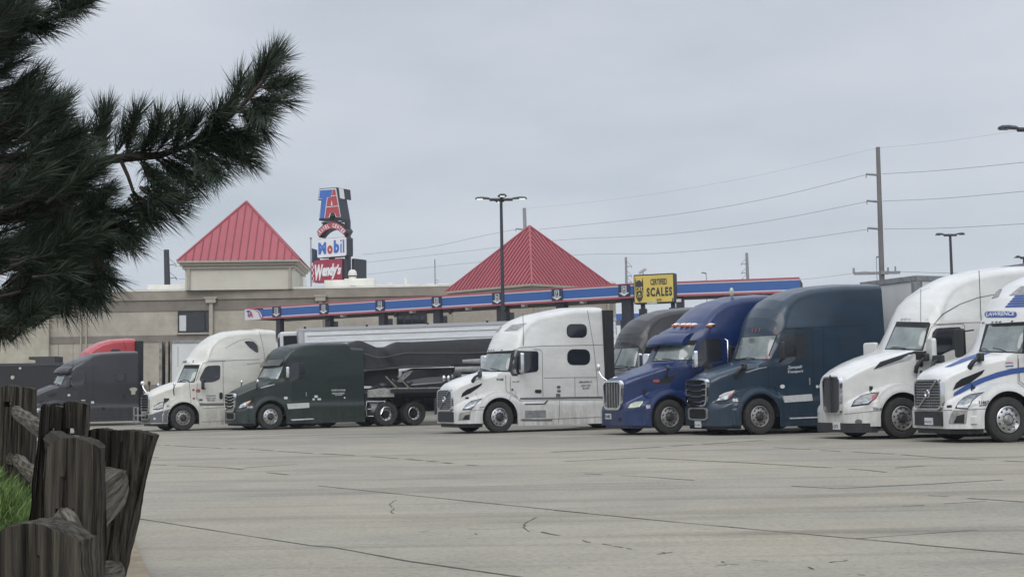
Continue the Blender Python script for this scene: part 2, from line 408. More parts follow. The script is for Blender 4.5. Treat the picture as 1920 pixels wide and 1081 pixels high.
# wheel meshes, shared
def wheel_meshes():
    tb = MB(); tb.lathe([(.29, -.02), (.33, -.12), (.44, -.14), (.485, -.125), (.505, -.09), (.508, 0), (.505, .09), (.485, .125), (.44, .14), (.33, .12), (.29, .02), (.29, -.02)], 40)
    for k in (-.055, 0, .055): pass
    r1 = MB(); r1.cur = 0
    # front style: nearly flush disc with ten holes and a hub
    r1.lathe([(.30, -.118), (.285, -.128), (.27, -.10), (.262, -.075), (.20, -.100), (.165, -.112), (.13, -.115), (.13, -.06)], 40)
    r1.lathe([(.30, -.118), (.30, .1)], 40)
    r1.cur = 1
    for k in range(10):
        t = 2*math.pi*(k+.5)/10; c = (.222*math.cos(t), -.0945, .222*math.sin(t)); r1.lathe([(.001, -.003), (.026, -.003)], 10, c=c)
    r1.lathe([(.13, -.06), (.075, -.06)], 24)
    r1.cur = 2
    r1.lathe([(.115, -.113), (.085, -.15), (.07, -.175), (.001, -.178)], 20)
    for k in range(10):
        t = 2*math.pi*k/10; r1.lathe([(.017, -.10), (.015, -.145), (.001, -.148)], 6, c=(.150*math.cos(t), 0, .150*math.sin(t)))
    r2 = MB(); r2.cur = 0
    # drive style: deep dish
    r2.lathe([(.30, -.118), (.285, -.128), (.272, -.09), (.262, .03), (.20, .05), (.15, .05)], 40)
    r2.lathe([(.30, -.118), (.30, .1)], 40)
    r2.cur = 1
    r2.lathe([(.20, .047), (.14, .03), (.13, -.06), (.001, -.07)], 24)
    for k in range(10):
        t = 2*math.pi*(k+.5)/10; r2.lathe([(.001, .034), (.022, .034)], 10, c=(.23*math.cos(t), 0, .23*math.sin(t)))
    return tb, r1, r2
TB, R1, R2 = wheel_meshes()
def mesh_of(mb, mats, sm=30):
    o = mb.build('m', mats, None, sm); me = o.data; bpy.data.objects.remove(o); return me
ME_T = mesh_of(TB, 'rubber', 35); ME_R1 = mesh_of(R1, ['alu', 'hole', 'aludirty'], 40); ME_R1B = mesh_of(R1, ['aludirty', 'hole', 'hubdark'], 40); ME_R1K = mesh_of(R1, ['alu', 'hole', 'hubdark'], 40)
ME_R2 = mesh_of(R2, ['alu', 'hole'], 40)
def wheel(t, x, y, me_r, turn=0, parent=None):
    for sg in (1, -1):
        wo = bpy.data.objects.new('wheel', None); C.objects.link(wo); wo.parent = parent or t.root; wo.location = (x, y*sg, .505)
        wo.rotation_euler = (random.random()*0, 0, (math.pi if sg > 0 else 0)+turn)
        ty = bpy.data.objects.new('tyre', ME_T); C.objects.link(ty); ty.parent = wo
        ri = bpy.data.objects.new('rim', me_r); C.objects.link(ri); ri.parent = wo; ri.rotation_euler = (0, random.random()*6, 0)
def wheel_dual(t, x, parent=None):
    for sg in (1, -1):
        wo = bpy.data.objects.new('wheel', None); C.objects.link(wo); wo.parent = parent or t.root; wo.location = (x, 1.06*sg, .505)
        wo.rotation_euler = (0, 0, math.pi if sg > 0 else 0)
        for dy in (0, .31):
            ty = bpy.data.objects.new('tyre', ME_T); C.objects.link(ty); ty.parent = wo; ty.location = (0, dy, 0)
        ri = bpy.data.objects.new('rim', ME_R2); C.objects.link(ri); ri.parent = wo; ri.rotation_euler = (0, random.random()*6, 0)
def chassis(t, back, rear=True, front_rim=None, turn=0):
    xa = t.xa
    mb = MB(); mb.box(.25, xa-.6, -.7, .7, .42, .9); mb.box(xa-.66, xa+.66, -.80, .80, .62, 1.3); mb.box(xa-.3, back-.05, -.5, .5, .45, 1.0)
    mb.box(xa+.62, back-.05, -1.12, -.5, .5, .95); mb.box(xa+.62, back-.05, .5, 1.12, .5, .95)
    mb.box(back-.1, back+3.1, -.45, -.35, .78, 1.02); mb.box(back-.1, back+3.1, .35, .45, .78, 1.02)
    mb.tube([(xa, -.9, .5), (xa, .9, .5)], .07)
    mb.build('chassis', 'dark', t.root)
    wheel(t, xa, 1.06, front_rim or ME_R1, turn)
    if rear:
        for x in (back+1.0, back+2.3): wheel_dual(t, x)
        fw = MB(); fw.box(back+1.0, back+2.2, -.45, .45, 1.03, 1.2); fw.build('fifth_wheel', 'dark', t.root)

# ---- grilles and small parts in truck coordinates
def frame_ring(mb, outer, inner, x0, x1):
    n = len(outer)
    vs = []
    for (a, b) in outer: vs.append((x0, a, b))
    for (a, b) in inner: vs.append((x0, a, b))
    for (a, b) in outer: vs.append((x1, a, b))
    for (a, b) in inner: vs.append((x1, a, b))
    fs = []
    for i in range(n):
        j = (i+1) % n
        fs += [(i, j, n+j, n+i), (2*n+i, 3*n+i, 3*n+j, 2*n+j), (i, 2*n+i, 2*n+j, j), (n+i, n+j, 3*n+j, 3*n+i)]
    mb.add(vs, fs)
def trap(w0, w1, z0, z1, r=.05):
    p = [(-w0, z0), (w0, z0), (w1, z1), (-w1, z1)]
    return chaikin(p, 2, .12) if r else p
def grille_bars(t, z0, z1, w0, w1, nb, style='bars', xf=-.05, fr=.035, barmat='chrome', dy=0):
    O = trap(w0, w1, z0, z1); I = trap(w0-fr, w1-fr, z0+fr, z1-fr)
    O = [(a+dy, b) for a, b in O]; I = [(a+dy, b) for a, b in I]
    root = MB(); frame_ring(root, O, I, xf-.025, .03); g = root.build('grille', 'chrome', t.root, 40)
    bk = MB(); bk.prism([(a, b) for a, b in I], xf+.03, xf+.07, 'x'); bk.build('grille_mesh', 'hole', g)
    b = MB()
    def wid(z): return w0-fr+(w1-w0)*(z-z0)/(z1-z0)
    if style == 'casc':
        for k in range(nb):
            z = z0+(z1-z0)*(k+1)/(nb+1); w_ = wid(z)
            pts = [(-w_, z+.02), (-w_*.62, z+.02), (-w_*.5, z-.02), (w_*.5, z-.02), (w_*.62, z+.02), (w_, z+.02), (w_, z-.005), (w_*.62, z-.01), (w_*.5, z-.05), (-w_*.5, z-.05), (-w_*.62, z-.01), (-w_, z-.005)]
            b.prism([(y+dy, zz) for y, zz in pts], xf-.02, xf+.03, 'x')
    elif style == 'bars':
        for k in range(nb):
            z = z0+(z1-z0)*(k+.6)/nb; w_ = wid(z); b.box(xf-.01, xf+.03, -w_+dy, w_+dy, z-.018, z+.012)
    elif style == 'vert':
        for k in range(nb):
            f = (k+1)/(nb+1)*2-1; y = f*wid((z0+z1)/2); b.box(xf-.015, xf+.03, y-.012+dy, y+.012+dy, z0+.02, z1-.02)
    elif style == 'mesh':
        rows = nb
        for k in range(rows):
            z = z0+(z1-z0)*(k+.7)/rows; w_ = wid(z)-.02; n = 10; hh = (z1-z0)/rows*.22
            for j in range(n):
                a = -w_+2*w_*j/n; c = a+2*w_/n; m_ = (a+c)/2
                b.prism([(a+dy, z+hh), (m_+dy, z-hh), (c+dy, z+hh), (c+dy, z+hh-.022), (m_+dy, z-hh-.022), (a+dy, z+hh-.022)], xf-.005, xf+.03, 'x')
    b.build('grille_bars', barmat, g)
    return g
def mirror_hood(t, x, y, z, h=.3, m='black', back='chrome', lean=.1, blade=False):
    for sg in (-1, 1):
        r = MB()
        if blade:      # thick curved blade arm with a flat rectangular head
            P = [(x, y*sg, z), (x-.02, (y+.07)*sg, z+h*.35), (x+.04, (y+.12)*sg, z+h*.75), (x+.16, (y+.14)*sg, z+h)]
            r.tube(P, [.055, .06, .05, .04], 8); o = r.build('hood_mirror', m, t.root, 60)
            q = MB(); tf = Matrix.Translation((x+.20, (y+.15)*sg, z+h+.02)) @ Matrix.Rotation(R(-70*sg), 4, 'Z'); q.prism(rrect(-.15, .15, -.09, .10, .04), -.055, .055, 'y', tf); q.build('mirror_head', back, o, 40, .02)
        else:
            r.tube([(x, y*sg, z), (x-.06, (y+.1)*sg, z+h*.6), (x-.04, (y+.14)*sg, z+h)], .022, 6); o = r.build('hood_mirror', m, t.root, 60)
            q = MB(); q.sphere((x-.04, (y+.14)*sg, z+h+.06), .085, 12, 8, (.55, 1, 1)); q.build('mirror_head', back, o, 60)
def mirror_side(t, x, y, z0, z1, wd=.26, m='chrome', arm='black', both=True):
    for sg in ((-1, 1) if both else (-1,)):
        q = MB(); pts = rrect(-.5*wd, .5*wd, z0, z1, .07)
        tf = Matrix.Translation((x, y*sg, 0)) @ Matrix.Rotation(R(75*-sg), 4, 'Z')
        q.prism(pts, -.06, .06, 'y', tf); o = q.build('side_mirror', m, t.root, 40, .025)
        a = MB(); a.tube([(x+.02, y*sg, z0+.08), (x+.2, (y-.28)*sg, z0+.02)], .025, 6); a.build('mirror_arm', arm, o, 60); a = MB(); a.tube([(x+.02, y*sg, z1-.08), (x+.2, (y-.28)*sg, z1-.05)], .02, 6); a.build('mirror_arm', arm, o, 60)
def antenna(t, p, ztop, y=None, z=None):
    q = side(t, p, y if y else -1.0, z); mb = MB(); mb.tube([(q.x, q.y, q.z), (q.x, q.y, q.z+ztop)], .009, 5); mb.build('antenna', 'black', t.root)
def marker_lights(t, pts, m='redlens', z=None, s=(5, 12)):
    for (x, y) in pts: decal(t, 'marker_light', m, [(x-s[0], y+s[1]), (x, y-s[1]), (x+s[0], y-s[1]), (x, y+s[1])], .02, False, 0, z, 1.5)

# ------------------------------------------------------------------ detail helpers
def rr(x0, y0, x1, y1, r=.18):
    a = min(x1-x0, y1-y0)*r*2
    return rrect(x0, x1, y0, y1, min(a, (x1-x0)/2.01, (y1-y0)/2.01), 3)
def lip(t, m='black', z0=.2, z1=.34, k=.90, x0=.10, wl=None):
    wl = wl or WL
    xs = [0, .02, .06, .12, .25, .45, t.xa-.66]
    P = [(x+x0, -interp(wl, x)*k) for x in xs]; P += [(x, -y) for x, y in reversed(P)]
    mb = MB(); mb.prism(P, z0, z1, 'z'); mb.build('bumper_lip', m, t.root)
def extender(t, x0, x1, z0, z1, m='black', y=1.19):
    mb = MB()
    for s in (-1, 1): mb.box(x0, x1, s*y-.03, s*y+.03, z0, z1)
    mb.box(x0-.02, x0+.02, -y+.03, y-.03, z0, z1)
    mb.build('side_extender', m, t.root)
def head(t, pts, lens='lens', rim='gapd', grow=1.0, **k):
    o = decal(t, 'headlight', rim, pts, .006, step=2)
    cx = sum(p[0] for p in pts)/len(pts); cy = sum(p[1] for p in pts)/len(pts)
    decal(t, 'headlight_lens', lens, [(cx+(p[0]-cx)*.86, cy+(p[1]-cy)*.8) for p in pts], .014, step=2, parent=o)
def wshield(t, outer, glass, pillar=None):
    decal(t, 'windshield_frame', 'gapd', outer, .006, False)
    decal(t, 'windshield', 'glass', glass, .014, False)
def wipers(t, lines): strips(t, 'wiper', 'hole', lines, 1.1, .03, mirror=False)
def grab(t, a, b): # chrome bar between two zoom points at the side
    p, q = side(t, a, -1.27), side(t, b, -1.27); mb = MB(); mb.tube([p, q], .02, 6); mb.build('grab_bar', 'chrome', t.root)
M['step'] = mat('bright_step_plate', (.58, .60, .60), .4, .2, noise=.25, nscale=14)
def steps(t, tops, m='step'):
    for pts in tops:
        P = [side(t, p, -1.235) for p in pts]; mb = MB()
        mb.prism([(p.x, p.z) for p in P], -1.245, -1.18, 'y'); mb.prism([(p.x, p.z) for p in P], 1.18, 1.245, 'y'); mb.build('step', m, t.root)

# ------------------------------------------------------------------ 1: white truck with slanted bar grille
TOP_V = [(0, 1.43), (.03, 1.50), (.08, 1.55), (.2, 1.63), (.5, 1.75), (.95, 1.87), (1.4, 1.975), (1.72, 2.58), (1.76, 2.72), (1.86, 2.95), (2.02, 3.22), (2.3, 3.52), (2.6, 3.68), (3.0, 3.82), (3.7, 3.96), (4.3, 4.07), (5.3, 4.12), (5.8, 4.12)]
def volvo_grille(t, dy=0):
    grille_bars(t, .73, 1.43, .56, .55, 11, 'mesh', fr=.04, barmat='greymet', dy=dy)
    mb = MB(); mb.tube([(-.075, .36+dy, .80), (-.075, -.36+dy, 1.38)], .018, 6); mb.build('grille_slash', 'alu', t.root)
    mb = MB(); mb.lathe([(.10, 0), (.085, -.02), (.075, -.02), (.065, 0)], 20, 'x', (-.07, dy, 1.1)); mb.build('round_emblem', 'chrome', t.root, 40)
    mb = MB(); mb.box(-.045, .03, -.56, .56, .38, .70); mb.build('bumper_intake', 'black', t.root)
t = place('semi_truck', 938, 811, 28, 1.35, 'white high-roof truck numbered 0108 with two rounded sleeper windows and black rear edge'); t.z = (800, 560, 4.0026)
body(t, TOP_V, 5.42, 'white', sh=(.35, 1.4, 2.2), r_roof=(.5, .2), seam=2.8, narrow=.34)
lip(t); volvo_grille(t, .0); chassis(t, 5.45, True, ME_R1K); extender(t, 5.40, 5.74, .95, 4.02)
wshield(t, [(412, 400), (650, 386), (690, 382), (682, 578), (640, 577), (625, 548), (395, 545)], [(442, 402), (638, 393), (610, 539), (500, 541), (404, 538)])
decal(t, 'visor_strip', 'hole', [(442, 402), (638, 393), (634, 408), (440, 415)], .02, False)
decal(t, 'side_window', 'dglass', [(662, 388), (826, 392), (838, 402), (838, 528), (825, 545), (720, 560), (640, 577), (634, 562)], .010)
decal(t, 'skylight', 'aludirty', [(582, 243), (640, 196), (752, 181), (682, 238)], .01)
for q in ((1050, 188, 1202, 291), (1054, 377, 1226, 496)):
    decal(t, 'window_frame', 'gapd', rr(*q), .007); decal(t, 'sleeper_window', 'dglass', rr(q[0]+6, q[1]+6, q[2]-6, q[3]-6), .013)
strips(t, 'body_seam', 'gap', [[(628, 585), (629, 700), (690, 742)], [(872, 735), (866, 400), (852, 380), (800, 378)], [(650, 385), (700, 366), (870, 353), (1100, 349), (1350, 343)], [(1205, 85), (1225, 200), (1250, 340), (1275, 560), (1285, 735)], [(878, 592), (1110, 589), (1278, 588)], [(1111, 589), (1113, 735)], [(997, 760), (994, 880), (985, 935)], [(592, 572), (596, 690), (632, 715), (700, 760)], [(618, 758), (632, 722)], [(330, 838), (450, 828)], [(690, 765), (1325, 755)], [(700, 910), (1310, 885)]], .75)
decal(t, 'sill_band', 'gap', [(700, 741), (1326, 730), (1326, 747), (700, 757)], .008)
decal(t, 'step_panel', 'greymet', [(738, 838), (895, 834), (893, 888), (738, 893)], .01); decal(t, 'lower_step', 'gap', [(708, 900), (940, 903), (940, 915), (720, 915)], .01)
decal(t, 'step_tread', 'gapd', [(735, 787), (880, 784), (905, 757), (912, 760), (890, 790), (736, 794)], .012)
decal(t, 'door_handle', 'gapd', rr(811, 680, 861, 706), .012)
decal(t, 'hood_vent', 'hole', [(257, 738), (268, 706), (300, 680), (418, 630), (408, 650), (330, 706)], .010)
decal(t, 'hood_badge', 'gapd', [(290, 737), (314, 735), (316, 749), (291, 751)], .012)
head(t, [(266, 834), (292, 796), (335, 764), (422, 744), (375, 785), (335, 832)])
decal(t, 'fog_lamp_panel', 'aludirty', [(234, 912), (250, 853), (332, 842), (326, 908)], .010); decal(t, 'fog_lamp', 'gapd', [(268, 906), (290, 872), (322, 866), (320, 905)], .016)
decal(t, 'reflector', 'gap', [(395, 813), (440, 806), (440, 811), (398, 818)], .012)
marker_lights(t, [(468, 388), (487, 387), (506, 386), (566, 384)], 'gapd', s=(8, 4))
ctext(t, 'model_lettering', 'VOLVO', 'inkblk', 450, 342, 549, 366, 6, bold=.03, shear=.25)
ctext(t, 'fleet_number', '0108', 'inkblk', 524, 595, 575, 612, 0, bold=.03)
for s_, a in (('GEMALER MB. LLC', (1142, 617, 1240, 630)), ('USDOT 14773', (1157, 645, 1228, 658)), ('MC 82727', (1172, 665, 1221, 678)), ('VNL 860', (640, 617, 694, 627))): ctext(t, 'lettering', s_, 'inkblk', *a, 3, bold=.02)
decal(t, 'sticker', 'gap', rr(975, 650, 1004, 672, .5), .012, False); decal(t, 'sticker', 'gap', rr(978, 682, 1005, 700), .012, False); decal(t, 'sticker', 'gap', [(970, 711), (1002, 711), (1002, 733), (970, 733)], .012, False); decal(t, 'sticker', 'gap', [(635, 672), (650, 672), (650, 690), (635, 690)], .012, False)
wipers(t, [[(398, 534), (415, 528), (448, 534)], [(478, 522), (520, 532), (552, 541)]])
p = side(t, (716, 480), -1.38); mirror_side(t, p.x, 1.36, side(t, (716, 556), -1.36).z, side(t, (716, 404), -1.36).z, .27)
mirror_hood(t, .62, .70, 1.60, .28, back='hubdark', blade=True)
antenna(t, (727, 370), 1.15, -1.05)
t_volvo = t

# ------------------------------------------------------------------ 2: second truck of the same make at the right edge
t = place('semi_truck', 1894, 829, 15, 1.25, 'white truck with blue stripes along its hood, cut off by the right edge'); t.z = (1680, 540, 3.604)
body(t, TOP_V, 5.42, 'white2', sh=(.35, 1.4, 2.2), r_roof=(.5, .2), seam=2.8, narrow=.34)
for src in list(t_volvo.root.children):      # the part of this truck beyond the picture's edge is fitted like its sister's
    if src.type == 'MESH' and src.name.split('.')[0] in ('side_window', 'sleeper_window', 'window_frame', 'sill_band', 'door_handle', 'body_seam', 'skylight') and min(v.co.x for v in src.data.vertices) > 1.62:
        c_ = src.copy(); C.objects.link(c_); c_.parent = t.root
lip(t, k=.92); volvo_grille(t, -.06); chassis(t, 5.45, True); extender(t, 5.40, 5.74, .95, 4.02)
wshield(t, [(608, 242), (860, 226), (1000, 224), (960, 445), (830, 440), (560, 430)], [(632, 246), (868, 232), (850, 436), (830, 434), (574, 424)])
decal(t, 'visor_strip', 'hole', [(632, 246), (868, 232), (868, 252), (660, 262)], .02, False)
decal(t, 'hood_vent', 'hole', [(383, 688), (405, 640), (440, 612), (600, 548), (580, 580), (500, 640)], .010)
decal(t, 'blue_stripe', 'inkblu', [(386, 730), (392, 705), (470, 655), (560, 612), (680, 568), (780, 543), (866, 532), (1000, 528), (1000, 570), (866, 568), (780, 580), (690, 602), (600, 632), (500, 676), (430, 712)], .011)
decal(t, 'hood_stripe', 'inkblu', [(330, 534), (440, 482), (560, 440), (650, 434), (600, 450), (480, 490), (370, 530)], .011, False)
head(t, [(398, 812), (420, 772), (460, 735), (505, 715), (600, 700), (555, 728), (520, 760), (484, 818)])
decal(t, 'headlight_strip', 'label', [(412, 800), (420, 790), (488, 794), (486, 808), (416, 808)], .02)
decal(t, 'fog_lamp_panel', 'aludirty', [(356, 914), (368, 862), (388, 824), (482, 822), (466, 916)], .010); decal(t, 'fog_lamp', 'gapd', [(390, 910), (412, 862), (464, 848), (460, 912)], .016)
strips(t, 'body_seam', 'gap', [[(484, 820), (640, 812)], [(170, 820), (300, 826), (380, 822)], [(822, 450), (824, 640), (866, 668)], [(470, 915), (482, 822)]], .9)
decal(t, 'hood_badge', 'gapd', [(345, 792), (378, 790), (378, 806), (346, 808)], .012, False)
ctext(t, 'fleet_number', '11067', 'inkblk', 560, 760, 627, 784, 2, bold=.03); decal(t, 'number_underline', 'inkblk', [(564, 790), (622, 784), (622, 790), (562, 796)], .012)
decal(t, 'safety_sticker', 'label', rr(735, 486, 794, 545, .5), .012, False); ctext(t, 'sticker_lettering', 'Safety', 'inkred', 738, 497, 791, 515, 3, .016, bold=.02); decal(t, 'sticker_band', 'inkblu', [(738, 524), (792, 520), (790, 528), (742, 532)], .016, False)
decal(t, 'name_plate', 'inkblu', rr(601, 157, 818, 198, .5), .012, False, z=None); ctext(t, 'name_lettering', 'LAWRENCE', 'inkwht', 612, 164, 806, 191, 6, .02, bold=.02, shear=.25)
for k in range(5):
    y0 = 50+k*17; decal(t, 'roof_stripe', 'inkblu', [(806-k*15, y0), (990, y0-8), (990, y0+6), (797-k*15, y0+13)], .011, False)
marker_lights(t, [(592, 235), (655, 232), (682, 230), (706, 229), (786, 225)], 'gapd', s=(11, 5))
wipers(t, [[(572, 424), (600, 408), (628, 424)], [(660, 406), (700, 414), (748, 432)]])
mirror_hood(t, .62, .70, 1.60, .28, back='black', blade=True); q = side(t, (900, 400), -1.38); mirror_side(t, 1.75, 1.36, 1.95, 2.65, .27, 'black')
pl = MB(); pl.box(-.07, -.045, -.22, .10, .40, .56); pl.build('number_plate', 'label', t.root); me = textmesh('W10 752', bold=.02)
for v in me.vertices: v.co = Vector((-.075, .08-.28*v.co.x, .44+.05*v.co.y))
link('plate_lettering', me, 'inkblu', t.root)

# ------------------------------------------------------------------ 3: white truck with tall narrow chromed grille
TOP_K = [(0, 1.48), (.03, 1.56), (.08, 1.61), (.3, 1.74), (.7, 1.91), (1.1, 2.04), (1.5, 2.14), (1.66, 2.18), (2.0, 2.84), (2.04, 2.93), (2.14, 3.1), (2.35, 3.38), (2.65, 3.62), (3.05, 3.85), (3.5, 4.05), (4.1, 4.19), (4.8, 4.28), (5.9, 4.33)]
t = place('semi_truck', 1695, 822, 17, 1.27, 'white truck with tall narrow chrome grille, number 525145, left of the blue-striped truck'); t.z = (1500, 480, 3.0024)
body(t, TOP_K, 5.5, 'white', sh=(.32, 1.66, 2.3), r_roof=(.6, .22), seam=2.9, narrow=.42, fade=3.6)
lip(t, 'black', .17, .40, 1.0, -.02); chassis(t, 5.5, True, ME_R1B); extender(t, 5.5, 5.8, .95, 4.2, 'white')
grille_bars(t, .62, 1.56, .40, .45, 0, 'vert', fr=.035, dy=-.12, xf=-.06)
mb = MB(); mb.box(-.05, -.01, -.50, .26, .66, 1.53); mb.build('grille_screen', 'hubdark', t.root); mb = MB(); mb.tube([(-.085, -.12, .66), (-.085, -.12, 1.5)], .016, 6); mb.sphere((-.09, -.12, 1.52), .05, 10, 8, (.5, .7, 1.6)); mb.build('grille_spine', 'black', t.root, 60)
wshield(t, [(545, 368), (728, 372), (735, 382), (692, 532), (478, 524)], [(550, 376), (722, 380), (684, 526), (486, 519)])
decal(t, 'windshield_tint', 'gapd', [(550, 376), (722, 380), (714, 404), (538, 398)], .02, False)
strips(t, 'door_seam', 'gap', [[(655, 590), (655, 690), (668, 705)], [(690, 520), (716, 460), (740, 400), (765, 388), (915, 380), (925, 392), (934, 560)], [(745, 384), (925, 374), (1030, 372)], [(680, 140), (680, 370)], [(250, 888), (465, 866)]], .8)
decal(t, 'side_window', 'dglass', chaikin([(745, 430), (768, 405), (910, 397), (912, 520), (850, 528), (800, 552), (768, 572), (740, 500)], 1, .1), .011)
decal(t, 'hood_vent', 'gapd', [(412, 638), (450, 596), (560, 560), (645, 534), (690, 535), (600, 568), (480, 612)], .010); decal(t, 'vent_trim', 'alu', [(416, 637), (480, 612), (560, 584), (610, 556), (645, 548), (620, 580), (540, 600), (460, 624)], .016)
decal(t, 'cowl_panel', 'gapd', [(650, 542), (714, 532), (716, 576), (652, 584)], .010, False); decal(t, 'sticker', 'gapd', rr(670, 590, 692, 624), .012, False); decal(t, 'sticker', 'teal', rr(672, 642, 690, 660, .5), .012, False)
head(t, [(286, 848), (305, 812), (345, 782), (400, 768), (448, 764), (430, 800), (385, 836)]); decal(t, 'indicator', 'redlens', [(405, 790), (446, 766), (428, 800), (404, 818)], .02)
ctext(t, 'fleet_number', '525145', 'inkblk', 412, 850, 467, 864, -3, bold=.03)
decal(t, 'roof_crease', 'gap', [(752, 384), (800, 325), (900, 268), (1000, 232), (1140, 205), (1140, 208), (1000, 236), (902, 272), (804, 330), (757, 384)], .008)
decal(t, 'fog_lamp', 'gap', rr(310, 918, 350, 945, .5), .01)
marker_lights(t, [(576, 355), (596, 354), (617, 354), (715, 353)], 'alu', s=(10, 6))
wipers(t, [[(515, 516), (550, 514), (600, 524)]])
q = side(t, (742, 520), -1.4); mirror_side(t, q.x, 1.38, side(t, (742, 585), -1.38).z, side(t, (742, 462), -1.38).z, .46, 'white'); mirror_hood(t, 1.75, 1.08, 1.62, .34, back='black', blade=True)
pl = MB(); pl.box(-.05, -.022, -.42, -.10, .24, .42); pl.build('number_plate', 'label', t.root); me = textmesh('L2F2', bold=.02)
for v in me.vertices: v.co = Vector((-.055, -.12-.24*v.co.x, .28+.08*v.co.y))
link('plate_lettering', me, 'inkblk', t.root)
antenna(t, (1020, 370), 1.3, -1.1)
t_ken = t

# ------------------------------------------------------------------ 4: teal truck with wavy chrome bars
TOP_C = [(0, 1.50), (.03, 1.58), (.08, 1.62), (.3, 1.73), (.7, 1.86), (1.1, 1.97), (1.4, 2.03), (1.72, 2.82), (1.76, 2.98), (1.9, 3.28), (2.1, 3.55), (2.4, 3.80), (2.9, 4.02), (3.4, 4.15), (4.0, 4.22), (4.6, 4.27), (5.9, 4.3)]
t = place('semi_truck', 1427, 814.5, 24, 1.27, 'dark teal truck numbered 05 with chrome grille bars and white script on the door'); t.z = (1100, 530, 3.604)
body(t, TOP_C, 5.75, 'teal', sh=(.45, 1.4, 2.3), r_roof=(.5, .2), seam=3.0, narrow=.40, bump_z=.26)
lip(t, 'black', .17, .28, .93); chassis(t, 5.8, True, ME_R1B)
grille_bars(t, .80, 1.60, .52, .60, 4, 'casc', fr=.05); mb = MB(); frame_ring(mb, trap(.50, .50, .42, .78), trap(.46, .46, .46, .74), -.05, .02); mb.build('lower_intake_frame', 'greymet', t.root, 40); mb = MB(); mb.box(-.03, .02, -.45, .45, .46, .76); mb.build('lower_intake', 'hole', t.root); mb = MB(); mb.box(-.085, -.05, -.14, .14, 1.52, 1.555); mb.build('grille_badge', 'hole', t.root)
wshield(t, [(1046, 366), (1290, 350), (1284, 364), (1222, 524), (1000, 518)], [(1052, 370), (1280, 356), (1218, 516), (1004, 513)])
decal(t, 'inside_mirror', 'gap', rr(1098, 372, 1138, 408, .4), .02, False)
strips(t, 'door_seam', 'gapd', [[(1225, 540), (1232, 750), (1275, 790)], [(1290, 520), (1300, 400), (1312, 335), (1345, 312), (1525, 305), (1532, 760)], [(1245, 395), (1300, 340), (1340, 308), (1510, 300), (1650, 296), (1900, 286)], [(1600, 300), (1600, 740)], [(870, 812), (1065, 806)], [(1300, 1000), (1650, 985)], [(1300, 755), (1560, 750)]], .9)
decal(t, 'side_window', 'dglass', chaikin([(1322, 360), (1345, 345), (1488, 340), (1494, 490), (1440, 510), (1360, 524), (1300, 540), (1302, 470)], 1, .12), .011)
decal(t, 'hood_trim', 'alu', [(1072, 602), (1160, 574), (1215, 566), (1217, 571), (1165, 581), (1080, 607)], .012)
head(t, [(866, 805), (890, 765), (930, 742), (1008, 716), (985, 770), (950, 798)]); decal(t, 'headlight_lamp', 'label', [(925, 786), (930, 766), (955, 758), (955, 782), (940, 793)], .022); decal(t, 'indicator', 'redlens', [(962, 765), (1002, 726), (985, 764), (962, 786)], .022)
decal(t, 'headlight_strip', 'inkwht', [(892, 762), (930, 742), (1000, 722), (990, 734), (935, 756), (896, 772)], .022)
ctext(t, 'fleet_number', '05', 'inkwht', 987, 783, 1022, 803, 0, bold=.03)
ctext(t, 'company_lettering', 'Zamoyski', 'inkwht', 1355, 562, 1455, 588, 8, shear=.3, bold=.012); ctext(t, 'company_lettering', 'Transport', 'inkwht', 1357, 592, 1462, 616, 8, shear=.3, bold=.012)
decal(t, 'sticker', 'label', rr(1306, 686, 1338, 712, .5), .012, False); decal(t, 'sticker', 'ylens', rr(1568, 684, 1600, 710), .012, False); decal(t, 'sticker', 'label', rr(1548, 690, 1565, 710), .012, False)
decal(t, 'door_handle', 'alu', [(1500, 640), (1510, 640), (1510, 688), (1502, 690)], .014)
steps(t, [[(1328, 764), (1520, 750), (1528, 795), (1338, 808)], [(1368, 910), (1590, 902), (1590, 910), (1376, 919)]])
marker_lights(t, [(1124, 322), (1147, 320), (1171, 318), (1274, 312)]); strips(t, 'roof_crease', 'gap', [[(1155, 236), (1240, 226), (1310, 190)]], .8)
wipers(t, [[(1000, 514), (1030, 520)], [(1040, 516), (1090, 506), (1140, 514)]]); decal(t, 'sticker', 'redlens', [(1212, 495), (1236, 495), (1234, 514), (1210, 514)], .02, False)
q = side(t, (1330, 510), -1.4); mirror_side(t, q.x, 1.36, side(t, (1330, 520), -1.36).z, side(t, (1330, 395), -1.36).z, .2, 'black'); mirror_hood(t, .75, .78, 1.58, .30, back='black', blade=True)
pl = MB(); pl.box(-.03, -.005, -.14, .18, .22, .40); pl.build('number_plate', 'label', t.root); me = textmesh('P 1045', bold=.02)
for v in me.vertices: v.co = Vector((-.037, .15-.26*v.co.x, .26+.05*v.co.y))
link('plate_lettering', me, 'gap', t.root)
decal(t, 'roof_side_vent', 'gapd', [(2035, 150), (2060, 120), (2110, 120), (2150, 160), (2150, 200), (2100, 195)], .01) if False else None
t_teal = t

